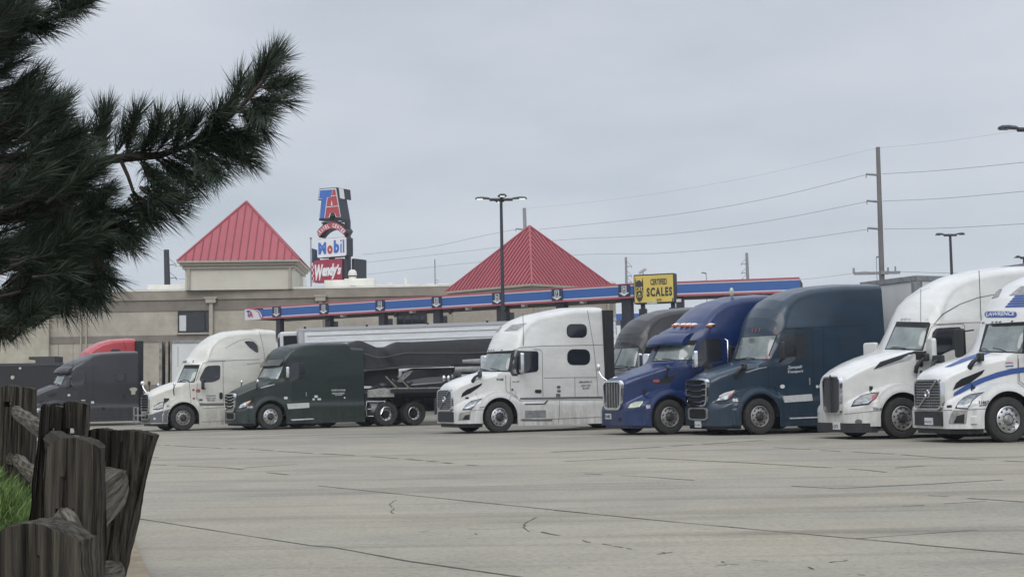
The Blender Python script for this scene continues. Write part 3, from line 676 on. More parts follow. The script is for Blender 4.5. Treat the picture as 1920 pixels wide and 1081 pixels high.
# ------------------------------------------------------------------ 5: royal blue truck
TOP_P = [(0, 1.50), (.03, 1.58), (.10, 1.63), (.4, 1.74), (.8, 1.87), (1.15, 1.98), (1.38, 2.04), (1.68, 2.62), (1.72, 2.88), (1.9, 3.0), (2.2, 3.12), (2.5, 3.24), (2.7, 3.42), (3.05, 3.68), (3.45, 3.90), (4.0, 4.05), (4.9, 4.12), (5.6, 4.1)]
def pete(t, col, top, back, grillemat='chrome', **k):
    body(t, top, back, col, sh=(.42, 1.38, 2.2), seam=2.95, **k)
    vis = MB()
    # sun visor: curved brow above the windshield
    n = 10; P = []; 
    for i in range(n+1):
        y = -1.0+2*i/n; x = 1.40+.42*abs(y/1.0)**2.4; P.append((x, y))
    vs = []; fs = []
    for (x, y) in P:
        k_ = 1-.06*abs(y)**3
        vs += [(x+.01, y*.99, 2.60), (x-.02, y*.99, 2.66), (x+.03, y*.99, 2.66+.10*k_), (x+.13, y*.97, 2.66+.20*k_), (x+.28, y*.95, 2.66+.29*k_), (x+.50, y*.92, 2.66+.33*k_), (x+.58, y*.90, 2.66)]
    for i in range(n):
        for j in range(7): fs.append((i*7+j, (i+1)*7+j, (i+1)*7+(j+1) % 7, i*7+(j+1) % 7))
    fs += [tuple(range(7)), tuple(range(n*7+6, n*7-1, -1))]
    vis.add(vs, fs); vis.build('sun_visor', col, t.root, 50)
t = place('semi_truck', 1258, 814, 25, 1.22, 'royal blue truck numbered 01 with orange marker lights on its roof'); t.z = (1100, 530, 3.604)
pete(t, 'blue', TOP_P, 5.4, r_roof=(.55, .2), narrow=.36, bump_z=.28)
lip(t, 'blue', .20, .29, .93); chassis(t, 5.4, True, ME_R1B); extender(t, 5.4, 5.7, .95, 4.0, 'black')
grille_bars(t, .73, 1.60, .50, .58, 5, 'vert', fr=.06, dy=-.04, barmat='alu'); mb = MB(); mb.box(-.035, -.02, -.50, .44, .78, 1.56); mb.build('grille_screen', 'hubdark', t.root); mb = MB(); mb.sphere((.12, 0, 1.68), .05, 10, 8, (1.8, .4, .6)); mb.build('hood_ornament', 'chrome', t.root, 60)
wshield(t, [(500, 398), (742, 388), (748, 392), (708, 522), (442, 532)], [(508, 415), (736, 412), (700, 518), (452, 526)])
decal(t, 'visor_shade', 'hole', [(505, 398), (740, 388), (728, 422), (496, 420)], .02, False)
strips(t, 'door_seam', 'gapd', [[(655, 530), (664, 560)], [(742, 398), (722, 450), (708, 530), (700, 700)], [(740, 395), (770, 372), (950, 350)], [(275, 650), (400, 615), (560, 565), (650, 545)], [(275, 700), (450, 650), (600, 600)], [(250, 870), (445, 865)]], .7)
decal(t, 'side_window', 'dglass', chaikin([(760, 410), (790, 385), (905, 375), (915, 520), (850, 532), (760, 575), (752, 520)], 1, .12), .011); strips(t, 'window_trim', 'gap', [[(756, 590), (800, 548), (910, 535)]], .9)
decal(t, 'hood_vent', 'gapd', [(490, 650), (600, 620), (586, 660), (560, 675), (480, 680)], .010); decal(t, 'hood_badge', 'redlens', rr(447, 652, 492, 670), .014, False)
head(t, [(270, 852), (290, 818), (325, 800), (391, 793), (388, 810), (360, 840), (320, 850)], 'ylens')
ctext(t, 'fleet_number', '01', 'inkwht', 405, 824, 428, 850, 2, bold=.03); decal(t, 'reflector', 'amber', rr(462, 812, 480, 828, .5), .012)
for k, x in enumerate((592, 640, 676, 712, 826)):
    h = cast(t, 1100+x/3.604, 530+300/3.604)
    if h:
        q = t.mi @ h[0]; mb = MB(); mb.sphere((q.x+.05, q.y, q.z+.05), .1, 10, 6, (1.5, .45, .6)); mb.build('roof_marker_light', 'amber', t.root, 60)
        mb = MB(); mb.sphere((q.x+.10, q.y, q.z+.07), .1, 10, 6, (1.5, .48, .6)); mb.build('marker_light_housing', 'chrome', t.root, 60)
decal(t, 'bumper_slot', 'gapd', [(225, 905), (240, 935), (212, 935)], .01, False); 
wipers(t, [[(450, 508), (480, 520)], [(512, 515), (555, 516), (600, 524)]]); decal(t, 'sticker', 'label', rr(636, 505, 655, 520), .02, False)
q = side(t, (733, 515), -1.38); mirror_side(t, q.x, 1.38, side(t, (733, 578), -1.38).z, side(t, (733, 458), -1.38).z, .28); mirror_hood(t, 1.25, 1.0, 1.66, .22, back='hubdark')
p = side(t, (960, 480), -1.3); mb = MB(); mb.tube([(p.x, -1.12, p.z-.46), (p.x, -1.26, p.z-.40), (p.x, -1.26, p.z+.40), (p.x, -1.1, p.z+.46)], .022, 6); mb.build('grab_bar', 'chrome', t.root, 60)
decal(t, 'roof_window', 'gapd', [(1095, 210), (1140, 160), (1200, 120), (1200, 190), (1130, 240), (1100, 240)], .01, False)
mb = MB(); mb.sphere((3.9, -.55, 4.22), .10, 12, 8, (.7, .7, 1.5)); mb.build('roof_dome', 'ylens', t.root, 60)
pl = MB(); pl.box(-.03, -.005, .12, .46, .46, .62); pl.build('number_plate', 'label', t.root); me = textmesh('KA85', bold=.03)
for v in me.vertices: v.co = Vector((-.037, .43-.28*v.co.x, .49+.1*v.co.y))
link('plate_lettering', me, 'inkblk', t.root)
q = side(t, (85, 620), .9); mb = MB(); mb.tube([(.15, .55, 1.58), (.05, .75, 1.72), (-.02, .85, 1.92)], .015, 6); mb.sphere((-.02, .85, 2.0), .09, 12, 8, (.6, 1, 1.3)); mb.build('round_hood_mirror', 'chrome', t.root, 60)
t_blue = t

# ------------------------------------------------------------------ 6: white older truck on the left
TOP_W = [(0, 1.40), (.03, 1.48), (.08, 1.52), (.3, 1.62), (.7, 1.78), (1.0, 1.88), (1.2, 1.93), (1.52, 2.58), (1.56, 2.72), (1.76, 2.88), (2.0, 3.2), (2.3, 3.50), (2.65, 3.75), (3.1, 3.92), (3.8, 4.01), (4.4, 4.02), (4.55, 4.06), (5.3, 4.02)]
t = place('semi_truck', 344, 807, 31, 1.15, 'cream white high-roof truck with grey bumper, left of the dark green truck'); t.z = (0, 600, 4)
body(t, TOP_W, 5.1, 'cream', sh=(.34, 1.2, 2.1), r_roof=(.5, .2), seam=2.85, narrow=.4, bump_z=.3)
lip(t, 'black'); chassis(t, 5.1, True, ME_R1B)
grille_bars(t, .72, 1.47, .50, .55, 7, 'bars', fr=.05); mb = MB(); frame_ring(mb, trap(.5, .5, .45, .70), trap(.46, .46, .49, .66), -.05, .02); mb.box(-.05, .01, -.02, .02, .48, .67); mb.build('lower_intake_frame', 'aludirty', t.root); mb = MB(); mb.box(-.03, .02, -.46, .46, .49, .66); mb.build('lower_intake', 'hole', t.root)
mb = MB()
for y in (-.2, .35): mb.box(-.42, -.36, y-.02, y+.02, .35, .95)
mb.box(-.42, -.36, -.2, .35, .93, .97); mb.box(-.42, -.36, -.2, .35, .62, .66); mb.box(-.42, -.36, -.2, .35, .33, .37); mb.box(-.4, .02, -.2, -.16, .6, .66); mb.box(-.4, .02, .31, .35, .6, .66); mb.build('front_guard', 'aludirty', t.root)
decal(t, 'bumper', 'greybump', [(1052, 708), (1135, 707), (1175, 690), (1294, 661), (1284, 700), (1276, 740), (1278, 805), (1150, 815), (1052, 800)], .009, step=2)
wshield(t, [(1384, 335), (1500, 333), (1495, 345), (1457, 467), (1328, 466)], [(1390, 345), (1492, 345), (1450, 462), (1334, 462)])
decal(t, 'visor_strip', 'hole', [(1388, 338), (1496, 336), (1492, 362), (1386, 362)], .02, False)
decal(t, 'side_window', 'dglass', chaikin([(1545, 342), (1645, 337), (1653, 350), (1650, 440), (1600, 462), (1530, 468), (1500, 455), (1498, 430)], 1, .15), .011)
strips(t, 'door_seam', 'gap', [[(1421, 468), (1432, 620)], [(1480, 468), (1475, 590), (1500, 620), (1530, 622)], [(1470, 460), (1500, 370), (1522, 325), (1560, 312), (1690, 307)], [(1672, 312), (1676, 622)], [(1560, 302), (1700, 302), (1800, 298), (1950, 293)]], .7)
decal(t, 'door_sill', 'gap', [(1490, 622), (1680, 620), (1680, 640), (1500, 642)], .008); decal(t, 'door_handle', 'gapd', rr(1644, 540, 1670, 592, .4), .012)
strips(t, 'door_seam', 'gap', [[(1850, 330), (1920, 322), (2000, 322)]], .6)
head(t, [(1146, 670), (1160, 640), (1195, 616), (1228, 612), (1233, 630), (1225, 660), (1190, 672)]); decal(t, 'fog_lamp', 'label', rr(1152, 728, 1170, 746, .5), .014)
ctext(t, 'fleet_number', '102', 'gap', 1245, 635, 1271, 650, 0, bold=.02)
for s_, a in (('KING BROS', (1548, 560, 1616, 571)), ('USDOT 13337', (1545, 580, 1618, 591)), ('MC 60202', (1556, 595, 1612, 606))): ctext(t, 'lettering', s_, 'gap', *a, 1, bold=.02)
decal(t, 'sticker', 'redlens', rr(1470, 516, 1502, 540), .012, False); decal(t, 'sticker', 'redlens', rr(1441, 514, 1460, 530), .012, False); decal(t, 'sticker', 'redlens', rr(1444, 578, 1464, 594, .5), .012, False); decal(t, 'sticker', 'gap', rr(1492, 588, 1520, 606, .5), .012, False)
marker_lights(t, [(1357, 312), (1377, 311), (1388, 311), (1397, 311), (1450, 309)], 'hubdark', s=(5, 9))
strips(t, 'body_seam', 'gap', [[(1945, 82), (1965, 160), (1980, 240), (1985, 320)], [(1520, 660), (1680, 652)], [(1510, 762), (1680, 755)]], .6)
decal(t, 'roof_window', 'dglass', chaikin([(1830, 160), (1860, 154), (1905, 160), (1930, 190), (1938, 240), (1920, 240), (1870, 205)], 1, .15), .012)
wipers(t, [[(1350, 460), (1390, 450), (1420, 458)]])
q = side(t, (1521, 495), -1.35); mirror_side(t, q.x, 1.36, side(t, (1521, 518), -1.36).z, side(t, (1521, 440), -1.36).z, .2, 'black')
mirror_hood(t, .85, .95, 1.42, .36); mb = MB(); mb.tube([(.1, .3, 1.55), (.02, .45, 1.72), (0, .5, 1.85)], .018, 6); mb.sphere((0, .5, 1.92), .09, 12, 8); mb.build('round_hood_mirror', 'chrome', t.root, 60); mb = MB(); mb.tube([(.1, -.15, 1.55), (.08, -.15, 1.85)], .018, 6); mb.sphere((.08, -.15, 1.92), .09, 12, 8, (.7, 1, 1)); mb.build('round_hood_mirror', 'black', t.root, 60)
antenna(t, (1335, 350), .85, .9)
strips(t, 'roof_crease', 'gap', [[(1690, 210), (1740, 180), (1800, 150), (1870, 138), (1920, 160), (1945, 220)]], .5)
t_wfl = t

# ------------------------------------------------------------------ 7: dark green truck
TOP_G = [(0, 1.38), (.03, 1.46), (.08, 1.50), (.3, 1.60), (.7, 1.76), (1.0, 1.87), (1.2, 1.93), (1.5, 2.56), (1.54, 2.78), (1.66, 2.94), (1.86, 3.12), (2.1, 3.24), (2.6, 3.34), (3.2, 3.40), (4.5, 3.42), (4.62, 3.38), (4.72, 3.22), (5.3, 3.2)]
t = place('semi_truck', 508, 805, 31, 1.2, 'dark green truck with lower flat sleeper roof and chrome barred grille'); t.z = (400, 600, 4)
body(t, TOP_G, 5.25, 'green', sh=(.36, 1.2, 2.1), r_roof=(.16, .12), seam=2.9, narrow=.25, bump_z=.26)
lip(t, 'black', .17, .28, .93); chassis(t, 5.25, True, ME_R1K)
grille_bars(t, .72, 1.46, .50, .57, 5, 'casc', fr=.05); mb = MB(); frame_ring(mb, trap(.48, .48, .40, .70), trap(.45, .45, .43, .67), -.05, .02); mb.build('lower_intake_frame', 'greymet', t.root, 40); mb = MB(); mb.box(-.03, .02, -.44, .44, .43, .68); mb.build('lower_intake', 'hole', t.root)
decal(t, 'sun_visor', 'ylens', [(358, 318), (372, 282), (440, 268), (560, 262), (555, 312)], .03, False) if False else None
mb = MB(); P = [(1.28+.36*abs(y)**2.2, y) for y in [-1+.2*i for i in range(11)]]; vs = []; fs = []
for (x, y) in P: vs += [(x, y, 2.52), (x+.2, y, 2.76), (x+.24, y, 2.76), (x+.04, y, 2.50)]
for i in range(10):
    for j in range(4): fs.append((i*4+j, (i+1)*4+j, (i+1)*4+(j+1) % 4, i*4+(j+1) % 4))
mb.add(vs, fs); mb.build('sun_visor', mat('smoked_visor', (.035, .034, .026), .25, 0, .6, noise=.5, nscale=9), t.root, 30)
wshield(t, [(385, 318), (555, 315), (545, 335), (490, 445), (333, 444)], [(392, 340), (528, 336), (484, 441), (340, 440)])
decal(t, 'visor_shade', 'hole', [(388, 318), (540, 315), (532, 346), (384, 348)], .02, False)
decal(t, 'side_window', 'dglass', chaikin([(575, 330), (600, 316), (685, 316), (686, 420), (640, 440), (570, 455), (560, 430)], 1, .12), .011)
strips(t, 'door_seam', 'gapd', [[(470, 470), (470, 600), (510, 640), (550, 655)], [(545, 450), (548, 340), (566, 295), (600, 288), (735, 288)], [(725, 300), (727, 620)], [(540, 615), (740, 612), (1140, 606)], [(740, 740), (1130, 722)], [(172, 665), (345, 660)], [(560, 655), (700, 660)]], .6)
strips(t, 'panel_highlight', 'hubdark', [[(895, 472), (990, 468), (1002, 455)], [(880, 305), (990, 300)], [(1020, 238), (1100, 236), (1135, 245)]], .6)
decal(t, 'hood_trim', 'label', [(348, 506), (400, 490), (458, 478), (460, 482), (404, 497), (356, 509)], .012, False)
head(t, [(185, 668), (200, 630), (235, 608), (290, 596), (275, 622), (245, 655)]); decal(t, 'headlight_lamp', 'inkwht', rr(226, 622, 248, 640, .5), .022); decal(t, 'indicator', 'amber', [(250, 625), (288, 598), (274, 620), (256, 640)], .022)
ctext(t, 'fleet_number', '51180', 'inkwht', 256, 645, 298, 658, 0, bold=.02)
for s_, a in (('NORTH STAR', (886, 518, 990, 531)), ('OMAHA EXPRESS', (888, 542, 982, 553)), ('NE 27550', (912, 555, 966, 564))): ctext(t, 'lettering', s_, 'label', *a, 1, bold=.02)
for q in ((757, 562, 783, 580), (743, 584, 760, 600), (780, 584, 807, 598), (530, 572, 557, 592), (978, 574, 990, 586)): decal(t, 'sticker', 'label', rr(*q), .012, False)
decal(t, 'door_handle', 'alu', [(692, 538), (699, 538), (700, 568), (694, 570)], .014)
steps(t, [[(553, 626), (718, 618), (720, 655), (562, 666)], [(580, 742), (742, 734), (760, 742), (590, 752)]])
wipers(t, [[(345, 436), (400, 430), (425, 438)]])
q = side(t, (556, 390), -1.38); mirror_side(t, q.x, 1.38, side(t, (556, 434), -1.38).z, side(t, (556, 348), -1.38).z, .26); mirror_hood(t, .8, .78, 1.5, .34)
# frame behind the sleeper with fuel steps, air lines and chain binders
mb = MB(); mb.tube([side(t, (1150, 608), -1.15), side(t, (1235, 610), -1.15), side(t, (1290, 603), -1.15)], .03, 6); mb.tube([side(t, (1150, 610), -1.15), side(t, (1143, 660), -1.15), side(t, (1152, 720), -1.15)], .03, 6)
mb.tube([side(t, (1286, 603), -1.15), side(t, (1275, 660), -1.15), side(t, (1255, 705), -1.15)], .035, 6); mb.tube([side(t, (1155, 665), -1.15), side(t, (1185, 665), -1.15)], .03, 6); mb.tube([side(t, (1160, 718), -1.15), side(t, (1200, 718), -1.15)], .03, 6)
mb.build('step_frame', 'chrome', t.root, 60)
mb = MB(); a = side(t, (1240, 655), -.9); mb.lathe([(.22, -.5), (.24, -.45), (.24, .3), (.22, .35)], 20, 'x', (a.x+.1, -.85, a.z-.05), True); mb.build('fuel_tank', 'greymet', t.root, 40)
mb = MB(); rng = random.Random(3)
for k in range(16):
    p0 = Vector((5.35+rng.random()*.9, -1.0+rng.random()*.8, 1.1+rng.random()*.5)); mb.tube([p0, p0+Vector((.3, .1, .25*rng.random())), p0+Vector((.5, 0, -.2*rng.random()))], .03+.03*rng.random(), 6)
mb.box(5.4, 6.2, -.9, .9, .95, 1.35); mb.build('air_lines', 'hubdark', t.root, 60)
t_green = t

# ------------------------------------------------------------------ 8: grey truck, 9: red-roofed truck behind it, 10: charcoal truck
TOP_GR = [(0, 1.40), (.03, 1.48), (.10, 1.54), (.4, 1.68), (.8, 1.86), (1.15, 2.0), (1.38, 2.06), (1.68, 2.66), (1.72, 2.90), (1.9, 3.06), (2.3, 3.22), (2.7, 3.34), (3.0, 3.50), (3.5, 3.58), (4.4, 3.64), (5.3, 3.66)]
t = place('semi_truck', 105, 800, 31, 1.22, 'dark grey mid-roof truck half hidden behind the wooden fence posts'); t.z = (0, 600, 4)
pete(t, 'grey', TOP_GR, 5.25, r_roof=(.2, .12), narrow=.2)
lip(t, 'grey'); chassis(t, 5.3, False, ME_R1B); grille_bars(t, .73, 1.5, .50, .56, 5, 'vert', fr=.06, barmat='alu')
wshield(t, [(402, 385), (518, 385), (500, 400), (462, 492), (370, 490)], [(408, 392), (500, 394), (456, 487), (376, 485)])
decal(t, 'side_window', 'dglass', chaikin([(535, 405), (560, 397), (640, 392), (642, 480), (600, 494), (535, 502), (525, 470)], 1, .12), .011)
strips(t, 'door_seam', 'gapd', [[(455, 500), (456, 600)], [(500, 600), (500, 480), (515, 400), (545, 390)], [(645, 385), (652, 620)], [(700, 300), (705, 630)], [(862, 390), (864, 600)], [(942, 270), (948, 600)], [(640, 636), (1060, 625)], [(735, 655), (738, 740)], [(640, 740), (1060, 715)]], .6)
strips(t, 'window_trim', 'gap', [[(530, 510), (600, 500), (640, 490), (650, 470)], [(862, 595), (862, 392), (945, 390)]], .45)
decal(t, 'window_frame', 'gapd', rr(862, 392, 944, 462), .008); decal(t, 'sleeper_window', 'dglass', rr(868, 398, 938, 456), .014)
decal(t, 'hood_vent', 'gapd', [(350, 560), (430, 540), (420, 565), (370, 578)], .01); head(t, [(230, 700), (240, 672), (300, 655), (312, 665), (290, 695)])
decal(t, 'sticker', 'ylens', [(972, 510), (990, 504), (1012, 504), (1030, 512), (1026, 528), (1016, 530), (1014, 556), (984, 556), (986, 530), (974, 526)], .012, False)
decal(t, 'sticker', 'label', rr(505, 552, 528, 570, .5), .012, False); decal(t, 'sticker', 'label', rr(608, 596, 640, 603), .012, False); decal(t, 'sticker', 'label', rr(682, 606, 706, 624), .012, False); decal(t, 'filler_cap', 'hole', rr(760, 650, 790, 672, .5), .012)
decal(t, 'door_handle', 'gapd', rr(920, 550, 938, 590, .4), .012)
q = side(t, (520, 440), -1.38); mirror_side(t, q.x, 1.38, side(t, (518, 500), -1.38).z, side(t, (518, 422), -1.38).z, .26, 'hubdark')
antenna(t, (547, 370), 1.3, -.9); antenna(t, (438, 300), .8, .9)
wipers(t, [[(385, 484), (420, 478), (450, 484)]])
t_grey = t
for s_ in (0,):
    t = place('semi_truck', 0, 0, 31, 1.22, 'truck with red roof fairing standing behind the dark grey truck', g=t_grey.m @ Vector((2.2, 2.45, 0))); t.z = (0, 600, 4)
    body(t, [(x, z+(.34 if x > 2.5 else -.32 if x < 1.8 else .05)) for x, z in TOP_P], 5.2, 'red', sh=(.42, 1.38, 2.2), seam=2.95, r_roof=(.5, .2), narrow=.36)
    chassis(t, 5.3, True, ME_R1B); extender(t, 5.15, 5.55, .6, 4.35); grille_bars(t, .73, 1.5, .50, .56, 5, 'vert', fr=.06, barmat='alu')
    decal(t, 'roof_window', 'dglass', [(828, 226), (850, 216), (895, 218), (912, 240), (916, 258), (850, 256)], .012)
    strips(t, 'body_seam', 'gapd', [[(925, 150), (940, 200), (948, 260)]], .7); decal(t, 'roof_badge', 'label', [(560, 262), (600, 240), (606, 250), (568, 272)], .012, False)
    decal(t, 'windshield', 'glass', [(402, 330), (518, 330), (462, 440), (370, 440)], .012, False)
t_red = t
t = place('semi_truck', 0, 0, 26, 1.27, 'charcoal high-roof truck squeezed between the white truck and the royal blue truck', g=None if False else Vector((0, 0, 0))); t.z = (1140, 540, 6.005)
# stand it so that the foot of its near windshield pillar falls where the photograph shows it
A0 = at(1140+318/6.005, 540+880/6.005, 49.5)
o = A0-t.B*1.82-t.Y*(-.98); o.z = 0; t.m = Matrix.Translation(o) @ Matrix.Rotation(t.a, 4, 'Z'); t.mi = t.m.inverted(); t.root.matrix_world = t.m
body(t, TOP_C, 5.75, 'maroon', sh=(.45, 1.4, 2.3), r_roof=(.5, .2), seam=3.0, narrow=.40)
lip(t, 'black'); chassis(t, 5.8, True, ME_R1B); grille_bars(t, .80, 1.60, .52, .60, 4, 'casc', fr=.05)
wshield(t, [(60, 678), (160, 675), (358, 662), (352, 690), (312, 888), (60, 905)], [(64, 684), (160, 682), (350, 670), (306, 880), (64, 895)])
strips(t, 'windshield_seam', 'hole', [[(160, 678), (72, 890)]], 1.0, .02, mirror=False)
marker_lights(t, [(156, 622), (188, 622), (220, 622), (346, 615)], 'hubdark', s=(10, 18)); strips(t, 'roof_crease', 'hubdark', [[(190, 515), (340, 512), (400, 480), (420, 440)], [(130, 570), (400, 560), (460, 570)]], .7)
strips(t, 'door_seam', 'gapd', [[(330, 860), (380, 700), (420, 630), (560, 610)]], 1.2); decal(t, 'side_window', 'dglass', [(400, 760), (440, 650), (560, 635), (540, 800), (380, 860)], .012)
wipers(t, [[(90, 880), (160, 872), (230, 888)]])
q = side(t, (480, 755), 1.3); mirror_side(t, 1.75, 1.36, 1.95, 2.6, .24, 'chrome')
mirror_hood(t, .75, .74, 1.62, .3)
t_char = t

# ================================================================== THE SETTING
def nodes(m): t = m.node_tree; return t, t.nodes['Principled BSDF']
# concrete lot
gm = bpy.data.materials.new('concrete_lot'); gm.use_nodes = True; t_, p_ = nodes(gm); p_.inputs['Roughness'].default_value = .82; p_.inputs['Specular IOR Level'].default_value = .3
gtc = t_.nodes.new('ShaderNodeTexCoord')
def gn(scale, detail=6, rough=.6, st=(1, 1, 1), rot=0, dist=0):
    mp = t_.nodes.new('ShaderNodeMapping'); mp.inputs['Scale'].default_value = st; mp.inputs['Rotation'].default_value = (0, 0, rot)
    n = t_.nodes.new('ShaderNodeTexNoise'); n.inputs['Scale'].default_value = scale; n.inputs['Detail'].default_value = detail; n.inputs['Roughness'].default_value = rough; n.inputs['Distortion'].default_value = dist
    t_.links.new(gtc.outputs['Object'], mp.inputs[0]); t_.links.new(mp.outputs[0], n.inputs['Vector']); return n
def gramp(n, stops):
    r = t_.nodes.new('ShaderNodeValToRGB'); r.color_ramp.elements[0].position, r.color_ramp.elements[0].color = stops[0][0], (*stops[0][1], 1); r.color_ramp.elements[1].position, r.color_ramp.elements[1].color = stops[-1][0], (*stops[-1][1], 1)
    for a, b in stops[1:-1]: e = r.color_ramp.elements.new(a); e.color = (*b, 1)
    t_.links.new(n.outputs[0], r.inputs[0]); return r
def gmul(a, b, f=1):
    x = t_.nodes.new('ShaderNodeMixRGB'); x.blend_type = 'MULTIPLY'; x.inputs[0].default_value = f; t_.links.new(a.outputs[0], x.inputs[1]); t_.links.new(b.outputs[0], x.inputs[2]); return x
base = gramp(gn(.12, 4, .55), [(.35, (.285, .265, .222)), (.55, (.315, .290, .234)), (.7, (.34, .314, .256))])
fine = gramp(gn(16, 10, .85), [(.34, (.50, .50, .50)), (.50, (1, 1, 1)), (.68, (1.28, 1.26, 1.22))])
mid = gramp(gn(.8, 9, .72), [(.3, (.86, .86, .87)), (.62, (1.04, 1.04, 1.03))])
warm = gramp(gn(.16, 5, .6, (1, 1.6, 1), R(20), .8), [(.38, (.93, .94, .96)), (.5, (1, 1, 1)), (.64, (1.04, 1.02, .985))])
streak = gramp(gn(.55, 6, .6, (.14, 1.6, 1), R(12), .4), [(.36, (.74, .74, .74)), (.47, (1, 1, 1)), (.8, (1.03, 1.03, 1.02))])
streak2 = gramp(gn(.9, 6, .62, (.10, 2.2, 1), R(-24), .3), [(.34, (.76, .76, .76)), (.44, (1, 1, 1)), (.8, (1, 1, 1))])
spots = gramp(gn(4.2, 4, .6), [(.24, (.5, .5, .5)), (.34, (1, 1, 1)), (.9, (1, 1, 1))])
# contact shading near the truck row painted into the slab, with mottled parking stains
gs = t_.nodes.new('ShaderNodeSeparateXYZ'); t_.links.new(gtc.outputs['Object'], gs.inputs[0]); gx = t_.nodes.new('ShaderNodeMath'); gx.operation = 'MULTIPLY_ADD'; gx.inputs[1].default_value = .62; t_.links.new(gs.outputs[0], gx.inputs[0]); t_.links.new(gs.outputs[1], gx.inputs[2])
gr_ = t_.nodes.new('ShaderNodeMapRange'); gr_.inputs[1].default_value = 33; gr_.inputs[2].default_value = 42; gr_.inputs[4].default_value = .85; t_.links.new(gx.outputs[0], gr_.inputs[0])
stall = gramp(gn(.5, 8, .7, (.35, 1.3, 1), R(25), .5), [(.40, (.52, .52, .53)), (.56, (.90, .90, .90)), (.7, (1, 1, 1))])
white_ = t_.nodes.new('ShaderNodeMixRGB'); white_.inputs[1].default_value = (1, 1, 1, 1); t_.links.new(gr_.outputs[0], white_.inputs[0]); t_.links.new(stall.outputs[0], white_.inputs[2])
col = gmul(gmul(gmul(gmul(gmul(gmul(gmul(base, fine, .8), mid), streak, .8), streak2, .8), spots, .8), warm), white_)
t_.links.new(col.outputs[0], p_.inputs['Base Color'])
bm_ = t_.nodes.new('ShaderNodeBump'); bm_.inputs['Strength'].default_value = .35; bm_.inputs['Distance'].default_value = .02; t_.links.new(gn(40, 6, .7).outputs[0], bm_.inputs['Height']); t_.links.new(bm_.outputs[0], p_.inputs['Normal'])
mb = MB(); S = 1500; mb.add([(-S, -S, 0), (S, -S, 0), (S, S, 0), (-S, S, 0)], [(0, 1, 2, 3)]); props(mb.build('ground', gm), kind='structure')
M['joint'] = mat('joint_filler', (.12, .112, .095), .9, noise=.5, nscale=3); M['stain'] = mat('oil_stain', (.13, .127, .118), .8, noise=.4, nscale=2)
# slab joints and cracks, strips lying on the slab
ZL = (200, 800, 2.1333); ZR = (1000, 800, 2.087)
def gp(z, p): return ground(z[0]+p[0]/z[2], z[1]+p[1]/z[2])
rng = random.Random(11)
def gline(mb, z, pts, wd, wob=.3, frac=1.0, step=.35):
    P = [gp(z, p) for p in pts]; Q = []
    for a, b in zip(P, P[1:]):
        n = max(1, int((b-a).length/step)); Q += [a.lerp(b, i/n) for i in range(n)]
    Q.append(P[-1]); prev = None
    for i, q in enumerate(Q):
        d = (Q[min(i+1, len(Q)-1)]-Q[max(0, i-1)]).normalized(); nrm = Vector((-d.y, d.x, 0)); ww = wd*(.6+rng.random()*.8); o = nrm*((rng.random()-.5)*wd*wob)
        cur = (q+nrm*ww/2+o, q-nrm*ww/2+o)
        if prev and rng.random() < frac: mb.add([(v.x, v.y, .004) for v in (prev[0], prev[1], cur[1], cur[0])], [(0, 1, 2, 3)])
        prev = cur
mb = MB()
gline(mb, ZL, [(60, 352), (120, 365), (820, 475)], .022); gline(mb, ZL, [(820, 475), (900, 480), (1200, 535), (1640, 598), (2100, 660)], .026)
gline(mb, ZL, [(845, 235), (1920, 345)], .03); gline(mb, ZR, [(85, 326), (560, 372)], .034); gline(mb, ZR, [(560, 372), (1260, 437), (1500, 458)], .022); gline(mb, ZR, [(1500, 460), (1920, 497)], .03)
gline(mb, ZL, [(160, 68), (350, 80), (600, 90), (730, 100), (960, 112), (1200, 128), (1480, 155)], .10, frac=.75); gline(mb, ZL, [(150, 149), (480, 163), (545, 170)], .06, frac=.9); gline(mb, ZL, [(640, 182), (725, 191)], .06); gline(mb, ZL, [(150, 120), (205, 123)], .09)
gline(mb, ZL, [(545, 163), (830, 145)], .04, frac=.5)
gline(mb, ZR, [(70, 98), (330, 88), (700, 65), (900, 52)], .13, frac=.85); gline(mb, ZR, [(1260, 437), (1740, 402), (1920, 390)], .02, frac=.85)
gline(mb, ZR, [(60, 138), (420, 120)], .06, frac=.6); gline(mb, ZR, [(440, 121), (870, 142), (1300, 168), (1380, 177)], .07, frac=.9); gline(mb, ZR, [(1300, 168), (1530, 152)], .05, frac=.8)
gline(mb, ZR, [(200, 182), (490, 198)], .04, frac=.5); gline(mb, ZR, [(490, 199), (630, 208)], .05); gline(mb, ZR, [(630, 208), (900, 192), (1150, 178)], .04, frac=.85)
gline(mb, ZR, [(1010, 231), (1180, 240)], .05, frac=.8); gline(mb, ZR, [(1180, 241), (1500, 226), (1840, 207)], .045); gline(mb, ZR, [(1700, 279), (1920, 293)], .05); gline(mb, ZR, [(1545, 268), (1625, 272)], .03)
gline(mb, ZR, [(1440, 310), (1530, 306)], .03); gline(mb, ZR, [(1605, 300), (1770, 291)], .03, frac=.8); gline(mb, ZR, [(940, 80), (1200, 95)], .06, frac=.8); gline(mb, ZR, [(1440, 108), (1620, 122), (1920, 136)], .08, frac=.85); gline(mb, ZR, [(1250, 98), (1410, 106)], .08, frac=.6)
for pts in ([(1155, 292), (1130, 308), (1138, 320), (1152, 325), (1138, 340), (1146, 346)], [(1718, 360), (1690, 376), (1680, 378), (1668, 398), (1682, 414), (1690, 418)], [(1664, 402), (1540, 410), (1440, 408)], [(1735, 420), (1805, 434)], [(1462, 422), (1484, 431)]): gline(mb, ZL, pts, .013, 2.2, .9, .06)
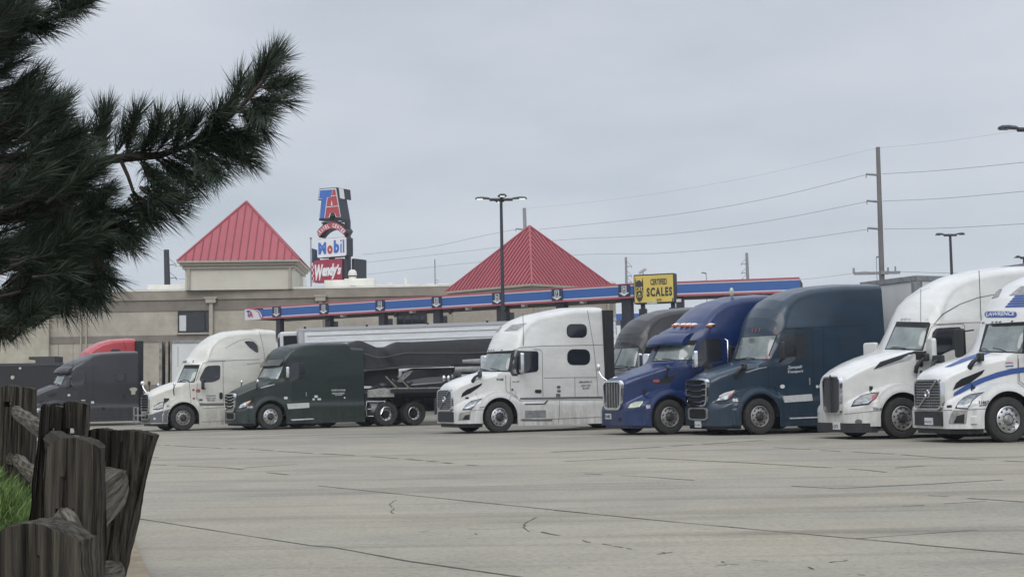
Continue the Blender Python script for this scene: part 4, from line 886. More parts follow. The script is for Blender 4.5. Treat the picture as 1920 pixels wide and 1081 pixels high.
for pts in ([(480, 497), (545, 490)], [(500, 491), (555, 500)], [(722, 542), (765, 536), (800, 540)], [(740, 522), (746, 530)], [(25, 410), (100, 424)], [(190, 443), (230, 452)], [(275, 457), (380, 478)], [(1075, 548), (1095, 556)], [(1265, 578), (1300, 580)], [(1160, 530), (1230, 521)], [(860, 522), (920, 524)]): gline(mb, ZR, pts, .016, 2.2, .8, .06)
props(mb.build('slab_joints', 'joint'), kind='structure')

# ---------------------------------------------------------------- store building
def wallmat(name, c, s=.25, bump=.4):
    m = mat(name, c, .85, noise=s, nscale=.7, bump=bump, bscale=9); t2, p2 = nodes(m)
    # block coursing
    tc2 = t2.nodes.new('ShaderNodeTexCoord'); mp2 = t2.nodes.new('ShaderNodeMapping'); mp2.inputs['Rotation'].default_value = (R(90), 0, 0)
    br = t2.nodes.new('ShaderNodeTexBrick'); br.inputs['Scale'].default_value = 1.0; br.inputs['Brick Width'].default_value = .8; br.inputs['Row Height'].default_value = .4; br.inputs['Mortar Size'].default_value = .012
    br.inputs['Color1'].default_value = (1, 1, 1, 1); br.inputs['Color2'].default_value = (.93, .93, .93, 1); br.inputs['Mortar'].default_value = (.84, .84, .84, 1)
    t2.links.new(tc2.outputs['Object'], mp2.inputs[0]); t2.links.new(mp2.outputs[0], br.inputs['Vector'])
    src = p2.inputs['Base Color'].links[0].from_socket; x = t2.nodes.new('ShaderNodeMixRGB'); x.blend_type = 'MULTIPLY'; x.inputs[0].default_value = .8
    t2.links.new(src, x.inputs[1]); t2.links.new(br.outputs[0], x.inputs[2]); t2.links.new(x.outputs[0], p2.inputs['Base Color']); return m
M['wall'] = wallmat('tan_block', (.42, .385, .32)); M['wall2'] = wallmat('tan_split_block', (.44, .41, .33)); M['band'] = wallmat('brown_band', (.22, .195, .165)); M['cap'] = wallmat('tan_fascia', (.31, .275, .225), bump=.1)
M['roofw'] = mat('white_membrane', (.74, .73, .67), .7, noise=.2, nscale=.8); M['trim'] = mat('beige_trim', (.38, .345, .285), .7, noise=.15); M['stucco'] = mat('pale_stucco', (.58, .555, .47), .85, noise=.12, nscale=.6)
BY = 105.0
def X(px, Y): return at(px, 700, Y).x
def Zf(px, py, Y): return at(px, py, Y).z
HT = Zf(600, 541, BY)
bld = empty('store_building', (0, BY, 0), 'long tan block store with brown bands behind the fuel canopy', 'building')
def bx(name, m, px0, px1, z0, z1, dy0=0, dy1=30, parent=None, bevel=0, Y=BY):
    mb = MB(); mb.box(X(px0, Y), X(px1, Y), dy0, dy1, z0, z1); return mb.build(name, m, parent or bld, bevel=bevel)
z1_, z2_, z3_, z4_, z5_ = HT-.68, HT-1.50, HT-3.32, HT-3.84, 2.35
bx('wall', 'wall', -420, 1157, 0, HT-.02, 0, 32); bx('fascia', 'cap', 94, 1158, z1_, HT, -.16, 0); bx('brown_band', 'band', 94, 1158, z2_, z1_-.003, -.06, 0)
bx('brown_band', 'band', 94, 1158, z4_, z3_, -.05, 0); bx('base_band', 'band', 94, 1158, 0, z5_, -.04, 0)
bx('wing_wall', 'wall2', -420, 94, 0, HT-.1, -.4, 0); bx('roof_edge', 'roofw', -60, 1158, HT, HT+.16, -.2, 32.1)
bx('wall_bay', 'wall', 457, 1157.4, 0, z2_-.01, -.04, 0)
def downspout(px):
    d = MB(); x = X(px, BY); d.box(x-.14, x+.14, -.30, -.08, 0, HT-.8); d.box(x-.38, x+.38, -.42, -.18, HT-.95, HT-.5); d.box(x-.48, x+.48, -.46, -.18, HT-.62, HT-.5); d.build('downspout', 'trim', bld)
for px in (397, 603, 945, 1040): downspout(px)
for px in (152, 162): d = MB(); x = X(px, BY); d.box(x-.05, x+.05, -.14, -.0, 0, HT-1.6); d.build('conduit', 'trim', bld)
def window(px0, px1, py0, py1, m='dglass'):
    za, zb = Zf((px0+px1)/2, py1, BY), Zf((px0+px1)/2, py0, BY); x0, x1 = X(px0, BY), X(px1, BY)
    mb = MB(); 
    for q in ((x0, x1, za, za+.12), (x0, x1, zb-.12, zb), (x0, x0+.1, za+.12, zb-.12), (x1-.1, x1, za+.12, zb-.12)): mb.box(q[0], q[1], -.14, 0, q[2], q[3])
    f = mb.build('window', 'gapd', bld); g = MB(); g.box(x0+.1, x1-.1, -.07, -.055, za+.12, zb-.12); g.build('pane', m, f); return f, x0, x1, za, zb
f, x0, x1, za, zb = window(334, 397, 582, 623)
g = MB(); g.box(x0+.1, x0+.62, -.10, -.075, za+.13, zb-.35); g.build('blind', 'label', f); g = MB(); g.box(x1-.55, x1-.45, -.12, -.07, za+.12, zb-.12); g.build('mullion', 'gapd', f)
s = MB(); s.box(x0-.1, x1+.1, -.2, 0, za-.14, za-.01); s.build('sill', 'trim', f)
f, x0, x1, za, zb = window(745, 802, 588, 625)
for k in (1, 2, 3): g = MB(); xx = x0+(x1-x0)*k/4; g.box(xx-.05, xx+.05, -.12, -.07, za+.12, zb-.12); g.build('mullion', 'gapd', f)
window(890, 912, 597, 612)
# pyramid-roofed towers on the store
M['redroof'] = mat('red_metal_roof', (.355, .072, .090), .45, .05, .1, noise=.12, nscale=.4); M['redseam'] = mat('red_seam', (.19, .036, .048), .5)
def tower(px_apex, py_apex, px_l, px_r, py_e, Y, rot, wall_m, name, label, z0, half=None, seams=11, inset=.5):
    hw = half; ze = Zf(px_apex, py_e, Y); za = Zf(px_apex, py_apex, Y+hw)
    cx = X(px_apex, Y+hw)
    o = empty(name, (cx, Y+hw, 0), label, 'roof tower'); o.rotation_euler = (0, 0, rot)
    a = hw; mb = MB(); base = [(-a, -a, ze), (a, -a, ze), (a, a, ze), (-a, a, ze), (0, 0, za)]
    mb.add(base, [(0, 1, 4), (1, 2, 4), (2, 3, 4), (3, 0, 4), (3, 2, 1, 0)]); rf = mb.build('roof', 'redroof', o)
    sm = MB()
    ap = Vector((0, 0, za))
    for k in range(4):
        rz = Matrix.Rotation(k*math.pi/2, 3, 'Z')
        for i in range(1, seams*2):
            x = -a+a*i/seams; top = ap*(1-abs(x)/a)+Vector((0, 0, 0)); p0 = Vector((x, -a, ze)); f_ = abs(x)/a
            p1 = Vector((x, -a*f_, ze+(za-ze)*(1-f_))); nrm = Vector((0, -(za-ze), a)).normalized()
            if (p1-p0).length < .2: continue
            d = .03; pts = [p0+Vector((-d, 0, 0)), p0+Vector((d, 0, 0)), p1+Vector((d, 0, 0)), p1+Vector((-d, 0, 0))]
            vs = [rz @ p for p in pts]+[rz @ (p+nrm*.07) for p in pts]
            sm.add(vs, [(4, 5, 6, 7), (0, 1, 5, 4), (1, 2, 6, 5), (2, 3, 7, 6), (3, 0, 4, 7)])
    sm.build('roof_seam', 'redseam', rf)
    hp = MB()
    for sx, sy in ((-1, -1), (1, -1), (1, 1), (-1, 1)): hp.tube([(sx*a, sy*a, ze), (0, 0, za+.03)], .09, 6)
    hp.build('ridge_cap', 'redroof', rf)
    ev = MB()
    for (k, zt, zb_) in ((.02, ze, ze-.16), (-.16, ze-.16, ze-.36), (-.32, ze-.36, ze-.6)): ev.box(-a-k, a+k, -a-k, a+k, zb_, zt-.003)
    ev.build('eave', 'trim', o)
    wl_ = MB(); b = a-inset; wl_.box(-b, b, -b, b, z0, ze-.6); wl_.build('wall', wall_m, o)
    for x in (-b+.15, b-.35):
        ds = MB(); ds.box(x, x+.22, -b-.16, -b, z0, ze-.4); ds.build('downspout', 'trim', o)
    return o
tower(463, 378, 348, 563, 487, 104, R(3), 'stucco', 'pyramid_roof_tower', 'square pale tower with red pyramid roof and pale eaves, left of the tall sign', HT, half=4.55, seams=8)
tw = tower(998, 424, 850, 1160, 535, 99.5, R(45), 'trim', 'pyramid_roof_tower', 'corner-on red pyramid roof above the canopy, behind the lamp post', 0, half=4.55, seams=12, inset=.4)

# things on the roof
def rooftop(name, label, cat, px0, px1, py0, py1, Y=108, m='roofw', extra=None, dep=1.6, group='white units on the flat roof'):
    x0, x1, za, zb = X(px0, Y), X(px1, Y), Zf(px0, py1, Y), Zf(px0, py0, Y)
    mb = MB(); mb.box(x0, x1, Y, Y+dep, za, zb)
    if extra:
        for e_ in extra: mb.box(X(e_[0], Y), X(e_[1], Y), Y-.1, Y+dep*.8, Zf(px0, e_[3], Y), Zf(px0, e_[2], Y))
    o = mb.build(name, m, bevel=.04); props(o, label, cat, group); return o
rooftop('roof_duct', 'white duct with pipe fittings in front of the left tower', 'duct', 438, 512, 527, 541, extra=[(448, 452, 523, 541), (494, 500, 518, 541), (470, 486, 522, 530), (505, 510, 519, 541)])
rooftop('roof_unit', 'long white box at the foot of the left tower', 'roof unit', 512, 570, 519, 541, Y=110, extra=[(512, 520, 517, 541)])
rooftop('roof_unit', 'white sloping rooftop box in front of the red and white sign', 'roof unit', 609, 705, 525, 541, extra=[(647, 704, 523, 541), (657, 668, 535, 541)])
rooftop('roof_unit', 'low white roof curb right of the sign pylon', 'roof unit', 705, 788, 534, 541, Y=112, extra=[(730, 738, 531, 541), (760, 763, 523, 541)])
rooftop('roof_unit', 'low white pipes on the roof edge at the far left', 'roof unit', 276, 436, 534, 545, Y=107, extra=[(345, 349, 531, 545), (392, 398, 530, 545), (414, 418, 531, 545)])
rooftop('roof_unit', 'small white roof hatch beside the right red roof', 'roof unit', 800, 846, 532, 538, Y=112)
vx = X(662.5, 109); vz0, vz1 = Zf(662, 527, 109), Zf(662, 505, 109)
ve = empty('roof_vent', (vx, 109, vz0), 'white domed exhaust vent standing on the roof in front of the pylon', 'vent')
mb = MB(); mb.lathe([(.30, 0), (.30, .45)], 16, 'z'); mb.build('vent_pipe', 'roofw', ve, 60); mb = MB(); h = vz1-vz0
mb.lathe([(.34, .42), (.36, .48), (.30, h-.15), (.18, h-.03), (.001, h)], 16, 'z'); mb.build('vent_cap', 'roofw', ve, 60); mb = MB(); mb.lathe([(.345, .36), (.345, .44)], 16, 'z'); mb.build('vent_collar', 'gapd', ve)
vx = X(497, 108.5); mb = MB(); mb.tube([(vx, 108.5, Zf(497, 520, 108.5)), (vx, 108.5, Zf(497, 509, 108.5))], .07, 8); props(mb.build('vent_pipe', 'roofw'), 'short thin white pipe standing on the roof duct', 'pipe')
vx = X(763, 111); mb = MB(); mb.tube([(vx, 111, Zf(763, 534, 111)), (vx, 111, Zf(763, 523, 111))], .11, 8); props(mb.build('vent_pipe', 'roofw'), 'stubby white pipe on the roof right of the pylon', 'pipe')
vx = X(818, 106); vz = Zf(818, 536, 106); mb = MB(); mb.tube([(vx, 106, vz), (vx, 106, Zf(818, 486, 106))], .045, 6); mb.tube([(vx+.12+.13*math.cos(a*.5), 106, vz+.35+.13*math.sin(a*.5)) for a in range(13)], .02, 5); mb.box(vx-.2, vx+.2, 105.8, 106.2, vz-.1, vz+.05)
props(mb.build('roof_mast', 'greymet'), 'thin grey mast on the roof left of the corner-on red roof', 'mast')

# ---------------------------------------------------------------- fuel canopy
M['canblue'] = mat('canopy_blue', (.030, .105, .33), .35, 0, .2, noise=.08, nscale=.2); M['canred'] = mat('canopy_red', (.40, .10, .13), .4); M['canwht'] = mat('canopy_white', (.60, .60, .62), .4); M['navy'] = mat('navy_panel', (.022, .032, .075), .5, noise=.2); M['soffit'] = mat('canopy_soffit', (.030, .026, .036), .7)
CZT = Zf(462, 577, 97); CZB = Zf(462, 600, 97)
CP = [(462, 97.0), (1192, 80.5), (1505, 78.2)]
CV = [Vector((X(px, Y), Y, 0)) for px, Y in CP]
can = empty('fuel_canopy', CV[0], 'long blue fuel canopy with red stripes and downward lane arrows', 'canopy'); can.matrix_world = Matrix.Translation(CV[0])
def rel(v): return v-CV[0]
def seg(a, b):
    d = (b-a); L = d.length; d.normalize(); m = Matrix(((d.x, -d.y, 0, 0), (d.y, d.x, 0, 0), (0, 0, 1, 0), (0, 0, 0, 1))); return Matrix.Translation(rel(a)) @ m, L
H = CZT-CZB
for i in (0, 1):
    F, L = seg(CV[i], CV[i+1])
    u0 = 1.7 if i == 0 else 0
    def cb(name, m, u, v, za, zb, out_): q = MB(); q.box(u, v, -out_, .0, za, zb, F); return q.build(name, m, can)
    q = MB(); q.box(0, L, .0, 4.2, CZB+.06, CZT-.06, F); q.build('canopy_deck', 'soffit', can)
    cb('blue_fascia', 'canblue', u0, L, CZB+.2*H, CZT-.2*H, .10)
    for (a, b) in ((0, .13), (.87, 1)): cb('red_stripe', 'canred', 0 if i == 0 else 0, L, CZB+H*a, CZB+H*b, .12)
    for (a, b) in ((.13, .2), (.8, .87)): cb('white_stripe', 'canwht', u0, L, CZB+H*a+.002, CZB+H*b-.002, .11)
F0, L0 = seg(CV[0], CV[1])
# white end panel with curved red edge and the letters
K_ = .42; pts = [(a*K_, b) for a, b in [(0, CZB), (3.55, CZB), (3.35, CZB+.45*H), (2.9, CZB+.66*H), (2.1, CZB+.82*H), (1.2, CZB+.87*H), (0, CZB+.87*H)]]
q = MB(); q.prism([(a, b-.02*(a > 3)) for a, b in pts], -.13, -.02, 'y', F0); q.build('end_panel', 'canwht', can)
def band(mb, top, wd, y0, y1, tf):
    for (a, b), (c, d) in zip(top, top[1:]):
        mb.prism([(a, b), (c, d), (c+wd, d), (a+wd, b)], y0, y1, 'y', tf)
q = MB(); cv = [(a*K_, b) for a, b in [(1.2, CZB+.86*H), (2.1, CZB+.80*H), (2.75, CZB+.66*H), (3.15, CZB+.45*H), (3.4, CZB+.14*H)]]
band(q, cv, .12, -.15, -.10, F0); q.build('red_curve', 'canred', can); q = MB(); band(q, [(a+.12, b) for a, b in cv], .07, -.15, -.10, F0); q.build('white_curve', 'canwht', can)
q = MB(); vs = []
for (a, b) in [(p[0]+.19, min(max(p[1], CZB+.2*H), CZB+.8*H)) for p in cv]: vs.append((a, b))
q.prism(vs+[(1.75, CZB+.2*H), (1.75, CZB+.8*H)], -.125, -.02, 'y', F0); q.build('blue_corner', 'canblue', can)
flat_text('T', 'end_letter', 'inkblu', can, F0, .16, .50, CZB+.28*H, CZB+.78*H, .15, bold=.06); flat_text('A', 'end_letter', 'inkred', can, F0, .38, .80, CZB+.22*H, CZB+.68*H, .17, bold=.06)
def u_at(px, F=None, a=None, b=None):
    # where along the front the view ray crosses it
    d = ray(px, 560); A, B_ = CV[0], CV[1]; e_ = (B_-A).normalized(); n = Vector((-e_.y, e_.x, 0)); t = ((A-EYE).dot(n))/(d.dot(n)); return (EYE+d*t-A).dot(e_)
LANES = [(521, '2'), (609.5, '3'), (715, '4'), (821, '5'), (935, '6'), (1047, '7'), (1173, '8')]
for px, s_ in LANES:
    u = u_at(px); hw = .40*(.95+.0)
    q = MB(); q.box(u-hw, u+hw, -.16, -.04, CZB+.13*H, CZT-.13*H+.06, F0); ap = q.build('lane_panel', 'navy', can)
    zc = CZB+H*.5; hh = H*.34; q = MB()
    q.prism([(u-.15, zc+hh), (u+.15, zc+hh), (u+.15, zc-hh*.35), (u+.34, zc-hh*.35), (u, zc-hh*1.05), (u-.34, zc-hh*.35), (u-.15, zc-hh*.35)], -.18, -.16, 'y', F0); q.build('lane_arrow', 'inkwht', ap)
    q = MB(); q.box(u-.10, u+.10, -.187, -.18, zc-hh*.5, zc+hh*.88, F0); q.build('arrow_core', 'navy', ap)
    flat_text(s_, 'lane_number', 'inkwht', ap, F0, u-.055, u+.055, zc+.02, zc+hh*.75, .19, bold=.03); flat_text('DEF', 'lane_lettering', 'inkwht', ap, F0, u-.075, u+.075, zc-hh*.4, zc-hh*.08, .19, bold=.03)
M['col'] = mat('canopy_column', (.024, .026, .035), .55, noise=.2)
for px, wpx, dy in ((519.5, 10.5, .3), (612, 12, .3), (628, 12, 9), (713, 13, .3), (731, 12, 9), (816, 14, .3), (834, 12, 9), (938, 20, .3), (958, 16, 9), (1049, 18, .3), (1172, 17, .3)):
    u = u_at(px); hw = wpx/2/(2600/(97-u*.17)); q = MB()
    if dy > 1: 
        base_ = F0 @ Vector((u, 0, 0)); Yb = base_.y+CV[0].y+dy; xx = X(px, Yb)-CV[0].x; hw = wpx/2/(2600/Yb); q.box(xx-hw, xx+hw, base_.y+dy, base_.y+dy+.3, 0, CZB+.06)
    else: q.box(u-hw, u+hw, .1, .5, 0, CZB+.06, F0)
    q.build('column', 'col', can)
F1, L1 = seg(CV[1], CV[2])
for f_ in (.28, .75): q = MB(); q.box(L1*f_-.22, L1*f_+.22, .1, .5, 0, CZB+.06, F1); q.build('column', 'col', can)
for px in (640, 770, 875, 980, 1090): 
    u = u_at(px); q = MB(); q.box(u-.12, u+.12, .0, .4, CZB-.14, CZB+.04, F0); q.build('canopy_lamp', 'label', can)
    q = MB(); q.tube([F0 @ Vector((u-1.2, .2, CZB-.1)), F0 @ Vector((u-1.35, 0, CZB-.32))], .09, 6); q.build('camera', 'gapd', can)
# far blue canopy
mb = MB(); Y = 150; mb.box(X(1155, Y), X(1262, Y), Y, Y+12, Zf(1155, 600, Y), Zf(1155, 588, Y)); cf = empty('car_canopy', (0, 0, 0), 'low blue canopy far behind, seen under the yellow sign', 'canopy'); mb.build('blue_fascia', 'canblue', cf)
for px in (1170, 1215, 1250): mb = MB(); x = X(px, Y); mb.box(x-.2, x+.2, Y+.5, Y+.9, 0, Zf(1155, 600, Y)-.004); mb.build('column', 'col', cf)
for px, py in ((1176, 583), (1184, 583)): mb = MB(); x = X(px, 149); mb.box(x-.12, x+.12, 150.5, 150.8, Zf(px, 588, 150), Zf(px, 588, 150)+.35); mb.build('canopy_camera', 'gapd', cf)

# ---------------------------------------------------------------- yellow certified scales sign
def frame_at(px, py, Y, th):
    o = at(px, py, Y); th = R(th); e_ = Vector((math.cos(th), -math.sin(th), 0)); b = Vector((math.sin(th), math.cos(th), 0))
    return Matrix(((e_.x, b.x, 0, o.x), (e_.y, b.y, 0, o.y), (e_.z, b.z, 1, o.z), (0, 0, 0, 1)))
def on(Fm, px, py, back=0):
    """point of the frame's face (u, v) that pixel px, py looks at"""
    d = ray(px, py); o = Fm.translation; n = Vector((Fm[0][1], Fm[1][1], 0)); t = ((o+n*back-EYE).dot(n))/d.dot(n); q = Fm.inverted() @ (EYE+d*t); return (q.x, q.z)
YF = frame_at(1191, 567, 74, 22)
ys = empty('scales_sign', mw=YF, label='yellow CERTIFIED SCALES board with dark cabinet on two posts', cat='sign')
M['yellow'] = mat('yellow_panel', (.60, .46, .10), .5, noise=.10, nscale=.8); M['cabinet'] = mat('dark_cabinet', (.022, .026, .036), .5, noise=.2)
def plate(Fm, pts, y0, y1, name, m, parent, bevel=0):
    P = [on(Fm, *p) for p in pts]; q = MB(); q.prism(P, y0, y1, 'y'); return q.build(name, m, parent, bevel=bevel)
ID = Matrix.Identity(4)
a, b, c, d = on(YF, 1189, 570), on(YF, 1264.5, 565), on(YF, 1264.5, 508.5), on(YF, 1189, 515)
W_ = b[0]; H_ = (d[1]-a[1])
q = MB(); q.box(a[0], b[0], 0, .62, a[1], d[1]); q.build('cabinet', 'cabinet', ys, bevel=.02)
q = MB(); q.box(a[0]+.05, b[0]-.04, -.012, .0, a[1]+.07, d[1]-.07); q.build('yellow_face', 'yellow', ys)
def yu(fx, fy): return (a[0]+(b[0]-a[0])*fx, a[1]+(d[1]-a[1])*(1-fy))
cat = [(.04, .08), (.09, .22), (.075, .28), (.13, .25), (.165, .26), (.22, .08), (.225, .32), (.225, .60), (.20, .80), (.165, .91), (.125, .95), (.085, .90), (.05, .78), (.035, .58), (.03, .32)]
cat = [(.045, .10), (.075, .26), (.09, .22), (.12, .19), (.15, .19), (.18, .23), (.20, .27), (.235, .10), (.24, .35), (.24, .62), (.225, .78), (.19, .88), (.15, .93), (.125, .93), (.09, .87), (.055, .76), (.04, .60), (.04, .35)]
q = MB(); q.prism([yu(*p) for p in cat], -.022, -.012, 'y'); q.build('cat_badge', 'inkblk', ys)
def ytext(s_, x0, x1, y0, y1, m='inkblk', off=.02, **k): u0, v1 = yu(x0, y0); u1, v0 = yu(x1, y1); flat_text(s_, 'sign_lettering', m, ys, ID, u0, u1, v0, v1, off, **k)
ytext('CAT', .055, .222, .42, .56, 'yellow', .03, bold=.03); ytext('SCALE', .085, .195, .72, .78, 'yellow', .03, bold=.02)
q = MB()
for s_ in (-1, 1):
    for k in (0, 1, 2): u, v = yu(.14+s_*.065, .58+k*.05); u2, v2 = yu(.14+s_*.10, .57+k*.07); q.prism([(u, v-.02), (u2, v2-.02), (u2, v2+.02), (u, v+.02)], -.03, -.022, 'y')
u, v = yu(.14, .66); q.prism([(u-.08, v-.05), (u+.08, v-.05), (u, v+.1)], -.03, -.022, 'y'); q.build('badge_whiskers', 'yellow', ys)
ytext('CERTIFIED', .42, .83, .17, .38, bold=.035); ytext('SCALES', .32, .955, .46, .77, bold=.05, space=1.25); ytext('ENTER', .57, .69, .85, .93, bold=.03)
u, v = yu(.96, .90); q = MB(); q.box(u-.03, u+.03, -.02, -.012, v-.09, v+.09); q.build('small_mark', 'inkblk', ys)
for fx in (.18, .93):
    u, v = yu(fx, 1); q = MB(); q.box(u-.09, u+.09, .2, .4, v-YF.translation.z*1.0-.0-(v), v-.004) if False else q.box(u-.1, u+.1, .2, .4, -YF.translation.z, v-.004)
    q.build('post', 'cabinet', ys); q = MB(); q.box(u-.18, u+.18, .12, .48, v-1.3 if fx < .5 else v-.95, v-.25); q.build('post_sleeve', 'cabinet', ys)
u, v = yu(.86, 1); q = MB(); q.box(b[0]+.12, b[0]+.35, -.02, .1, v+.02, v+.18); q.build('floodlight', 'label', ys)
q = MB(); u, v = yu(.33, 1); q.box(u, u+.55, -.06, .04, v-.02, v+.1); q.build('lower_strip', 'ylens', ys)
u, v = yu(.17, 0); sc_ = empty('security_camera', mw=YF @ Matrix.Translation((u, .2, v)), label='white security camera on top of the yellow scales board', cat='camera')
q = MB(); tf = Matrix.Translation((0.05, 0, .2)) @ Matrix.Rotation(R(-28), 4, 'Y'); q.box(-.2, .25, -.09, .09, -.06, .07, tf); q.build('camera_body', 'white2', sc_, bevel=.02); q = MB(); q.tube([(0.1, 0, 0), (.1, 0, .12)], .03, 6); q.build('bracket', 'greymet', sc_)

# ---------------------------------------------------------------- tall pylon
PY = 128.0; PF = frame_at(600, 530, PY, 30)
py_ = empty('sign_pylon', mw=PF, label='tall pylon of stacked boards under big red and blue letters, behind the store', cat='sign')
M['signblue'] = mat('sign_blue', (.045, .13, .42), .4, noise=.08); M['signred'] = mat('sign_red', (.36, .055, .065), .4, noise=.08); M['signwht'] = mat('sign_white', (.62, .62, .63), .4); M['signmaroon'] = mat('sign_maroon', (.27, .022, .05), .4)
def q2(z, p): return (z[0]+p[0]/z[2], z[1]+p[1]/z[2])
ZS = (560, 340, 5.407)
def pl_(name, m, pts, y0, y1, parent=None, bevel=0): return plate(PF, [q2(ZS, p) for p in pts], y0, y1, name, m, parent or py_, bevel)
ta = [(212, 72), (386, 60), (436, 385), (374, 392), (364, 350), (320, 350), (316, 390), (204, 395), (238, 190), (196, 190)]
cab = pl_('letter_cabinet', 'cabinet', [(212, 72), (386, 60), (398, 165), (436, 385), (374, 392), (366, 352), (322, 352), (314, 392), (204, 397), (232, 190), (196, 190)], 0, 1.35)
pl_('letter_cabinet_wing', 'cabinet', [(386, 62), (398, 62), (407, 165), (396, 168)], 1.0, 1.9)
pl_('letter_rim', 'signwht', [(217, 80), (380, 68), (428, 358), (380, 363), (366, 318), (328, 320), (316, 366), (212, 374), (244, 180), (204, 182)], -.05, -.004)
pl_('letter_t', 'signblue', [(223, 92), (346, 84), (332, 158), (290, 162), (262, 372), (219, 374), (246, 172), (213, 174)], -.09, -.055)
pl_('letter_a', 'signred', [(352, 84), (374, 82), (424, 354), (386, 358), (372, 316), (320, 320), (308, 362), (272, 366), (300, 168), (338, 162)], -.09, -.055)
pl_('letter_a_hole', 'signwht', [(341, 195), (350, 240), (334, 244)], -.12, -.092); pl_('letter_a_line', 'signwht', [(286, 258), (406, 246), (408, 252), (286, 265)], -.12, -.092); pl_('letter_a_line', 'signwht', [(336, 146), (386, 141), (387, 146), (336, 152)], -.12, -.092)
pl_('letter_side', 'signwht', [(394, 60), (440, 57), (452, 160), (412, 166)], 1.36, 1.40) if False else None
q = MB(); u0, v0 = on(PF, *q2(ZS, (388, 64))); u1, v1 = on(PF, *q2(ZS, (400, 168))); q.add([(u0+.01, .25, v0), (u0+.01, .95, v0), (u1+.02, .95, v1), (u1+.02, .25, v1), (u0+.05, .25, v0), (u0+.05, .95, v0), (u1+.06, .95, v1), (u1+.06, .25, v1)], [(0, 1, 2, 3), (4, 5, 6, 7), (0, 1, 5, 4), (1, 2, 6, 5), (2, 3, 7, 6), (3, 0, 4, 7)]); q.build('side_light_panel', 'signwht', py_)
# rails and arch
for (x0, y0, x1, y1) in ((210, 418, 505, 392),): pl_('support_rail', 'cabinet', [(x0, y0-5), (470, 398), (470, 408), (x0, y0+5)], .3, .6)
arch_o = []; arch_i = []
c0, c1 = on(PF, *q2(ZS, (330, 640))), None
def arc(zc, rx, ry, a0, a1, n=14): return [(zc[0]+rx*math.cos(R(a0+(a1-a0)*i/n)), zc[1]+ry*math.sin(R(a0+(a1-a0)*i/n))) for i in range(n+1)]
top_px = [(184, 520), (205, 487), (235, 458), (270, 434), (310, 418), (345, 412), (380, 416), (415, 430), (445, 452), (470, 478), (487, 500)]
bot_px = [(462, 546), (445, 528), (420, 510), (395, 494), (370, 483), (345, 480), (318, 484), (290, 494), (262, 510), (235, 535), (208, 568)]
pl_('arch_cabinet', 'cabinet', [(p[0]-3, p[1]-3) for p in top_px[:6]]+[(p[0]+3, p[1]-3) for p in top_px[6:]]+bot_px, 0, .95)
pl_('arch_face', 'signred', [(x*.97+11, y*.97+15) for x, y in top_px]+[(x*.98+7, y-3) for x, y in bot_px], -.06, -.004)
word = 'TRAVEL CENTER'; mid_px = [((a_[0]+b_[0])/2, (a_[1]+b_[1])/2) for a_, b_ in zip(top_px, bot_px[::-1])]
def along(P, f):
    L = [0]
    for a_, b_ in zip(P, P[1:]): L.append(L[-1]+math.dist(a_, b_))
    s_ = f*L[-1]
    for i in range(len(P)-1):
        if s_ <= L[i+1]+1e-9: k = (s_-L[i])/(L[i+1]-L[i]); return (P[i][0]+(P[i+1][0]-P[i][0])*k, P[i][1]+(P[i+1][1]-P[i][1])*k), math.atan2(P[i+1][1]-P[i][1], P[i+1][0]-P[i][0])
for i, ch in enumerate(word):
    if ch == ' ': continue
    (cx_, cy_), an = along(mid_px, .05+.9*i/(len(word)-1)); me = textmesh(ch, bold=.05); wd, hh = (17 if ch != 'T' else 18), 40
    for v in me.vertices:
        lx, ly = (v.co.x-.5)*wd, -(v.co.y-.5)*hh; u, w_ = on(PF, *q2(ZS, (cx_+lx*math.cos(an)-ly*math.sin(an), cy_+lx*math.sin(an)+ly*math.cos(an)))); v.co = Vector((u, -.075, w_))
    link('arch_letter', me, 'signwht', py_)
def board(name, m, pts, y1, inset=.06, rim='signwht'):
    P = [on(PF, *q2(ZS, p)) for p in pts]; u0, u1 = P[0][0], P[1][0]; v1 = (P[0][1]); v0 = P[3][1]
    q = MB(); q.prism(rrect(u0, u1, v0, v1, .18, 4), 0, y1, 'y'); q.build(name+'_cabinet', 'cabinet', py_); q = MB(); q.prism(rrect(u0+.03, u1-.03, v0+.03, v1-.03, .16, 4), -.05, -.004, 'y'); q.build(name+'_face', m, py_); return u0, u1, v0, v1
u0, u1, v0, v1 = board('fuel_board', 'signwht', [(188, 585), (487, 553), (487, 755), (188, 778)], .95)
U = u1-u0; V = v1-v0
x = u0+U*.05
for ch, wd, base_, top_, m in (('M', .27, .18, .80, 'signblue'), ('o', .185, .16, .62, 'signred'), ('b', .185, .18, .86, 'signblue'), ('i', .05, .18, .86, 'signblue'), ('l', .05, .18, .86, 'signblue')):
    flat_text(ch, 'board_letter', m, py_, ID, x, x+U*wd, v0+V*base_, v0+V*top_, .07, bold=.06 if ch in 'Mob' else .0); x += U*(wd+.035)
u0, u1, v0, v1 = board('restaurant_board', 'signmaroon', [(155, 800), (445, 785), (445, 985), (150, 1030)], .62); U = u1-u0; V = v1-v0
flat_text('W', 'board_letter', 'signwht', py_, ID, u0+U*.04, u0+U*.34, v0+V*.10, v0+V*.80, .07, bold=.05, shear=.2)
flat_text('endy', 'board_letter', 'signwht', py_, ID, u0+U*.30, u0+U*.84, v0+V*.12, v0+V*.80, .07, bold=.06, shear=.3); flat_text("'s", 'board_letter', 'signwht', py_, ID, u0+U*.82, u0+U*.97, v0+V*.30, v0+V*.74, .07, bold=.05, shear=.3)
pl_('side_cabinet', 'cabinet', [(478, 778), (498, 772), (498, 980), (478, 985)], .9, 2.9)
pl_('side_post_board', 'cabinet', [(447, 786), (478, 784), (478, 985), (447, 985)], .1, .7)
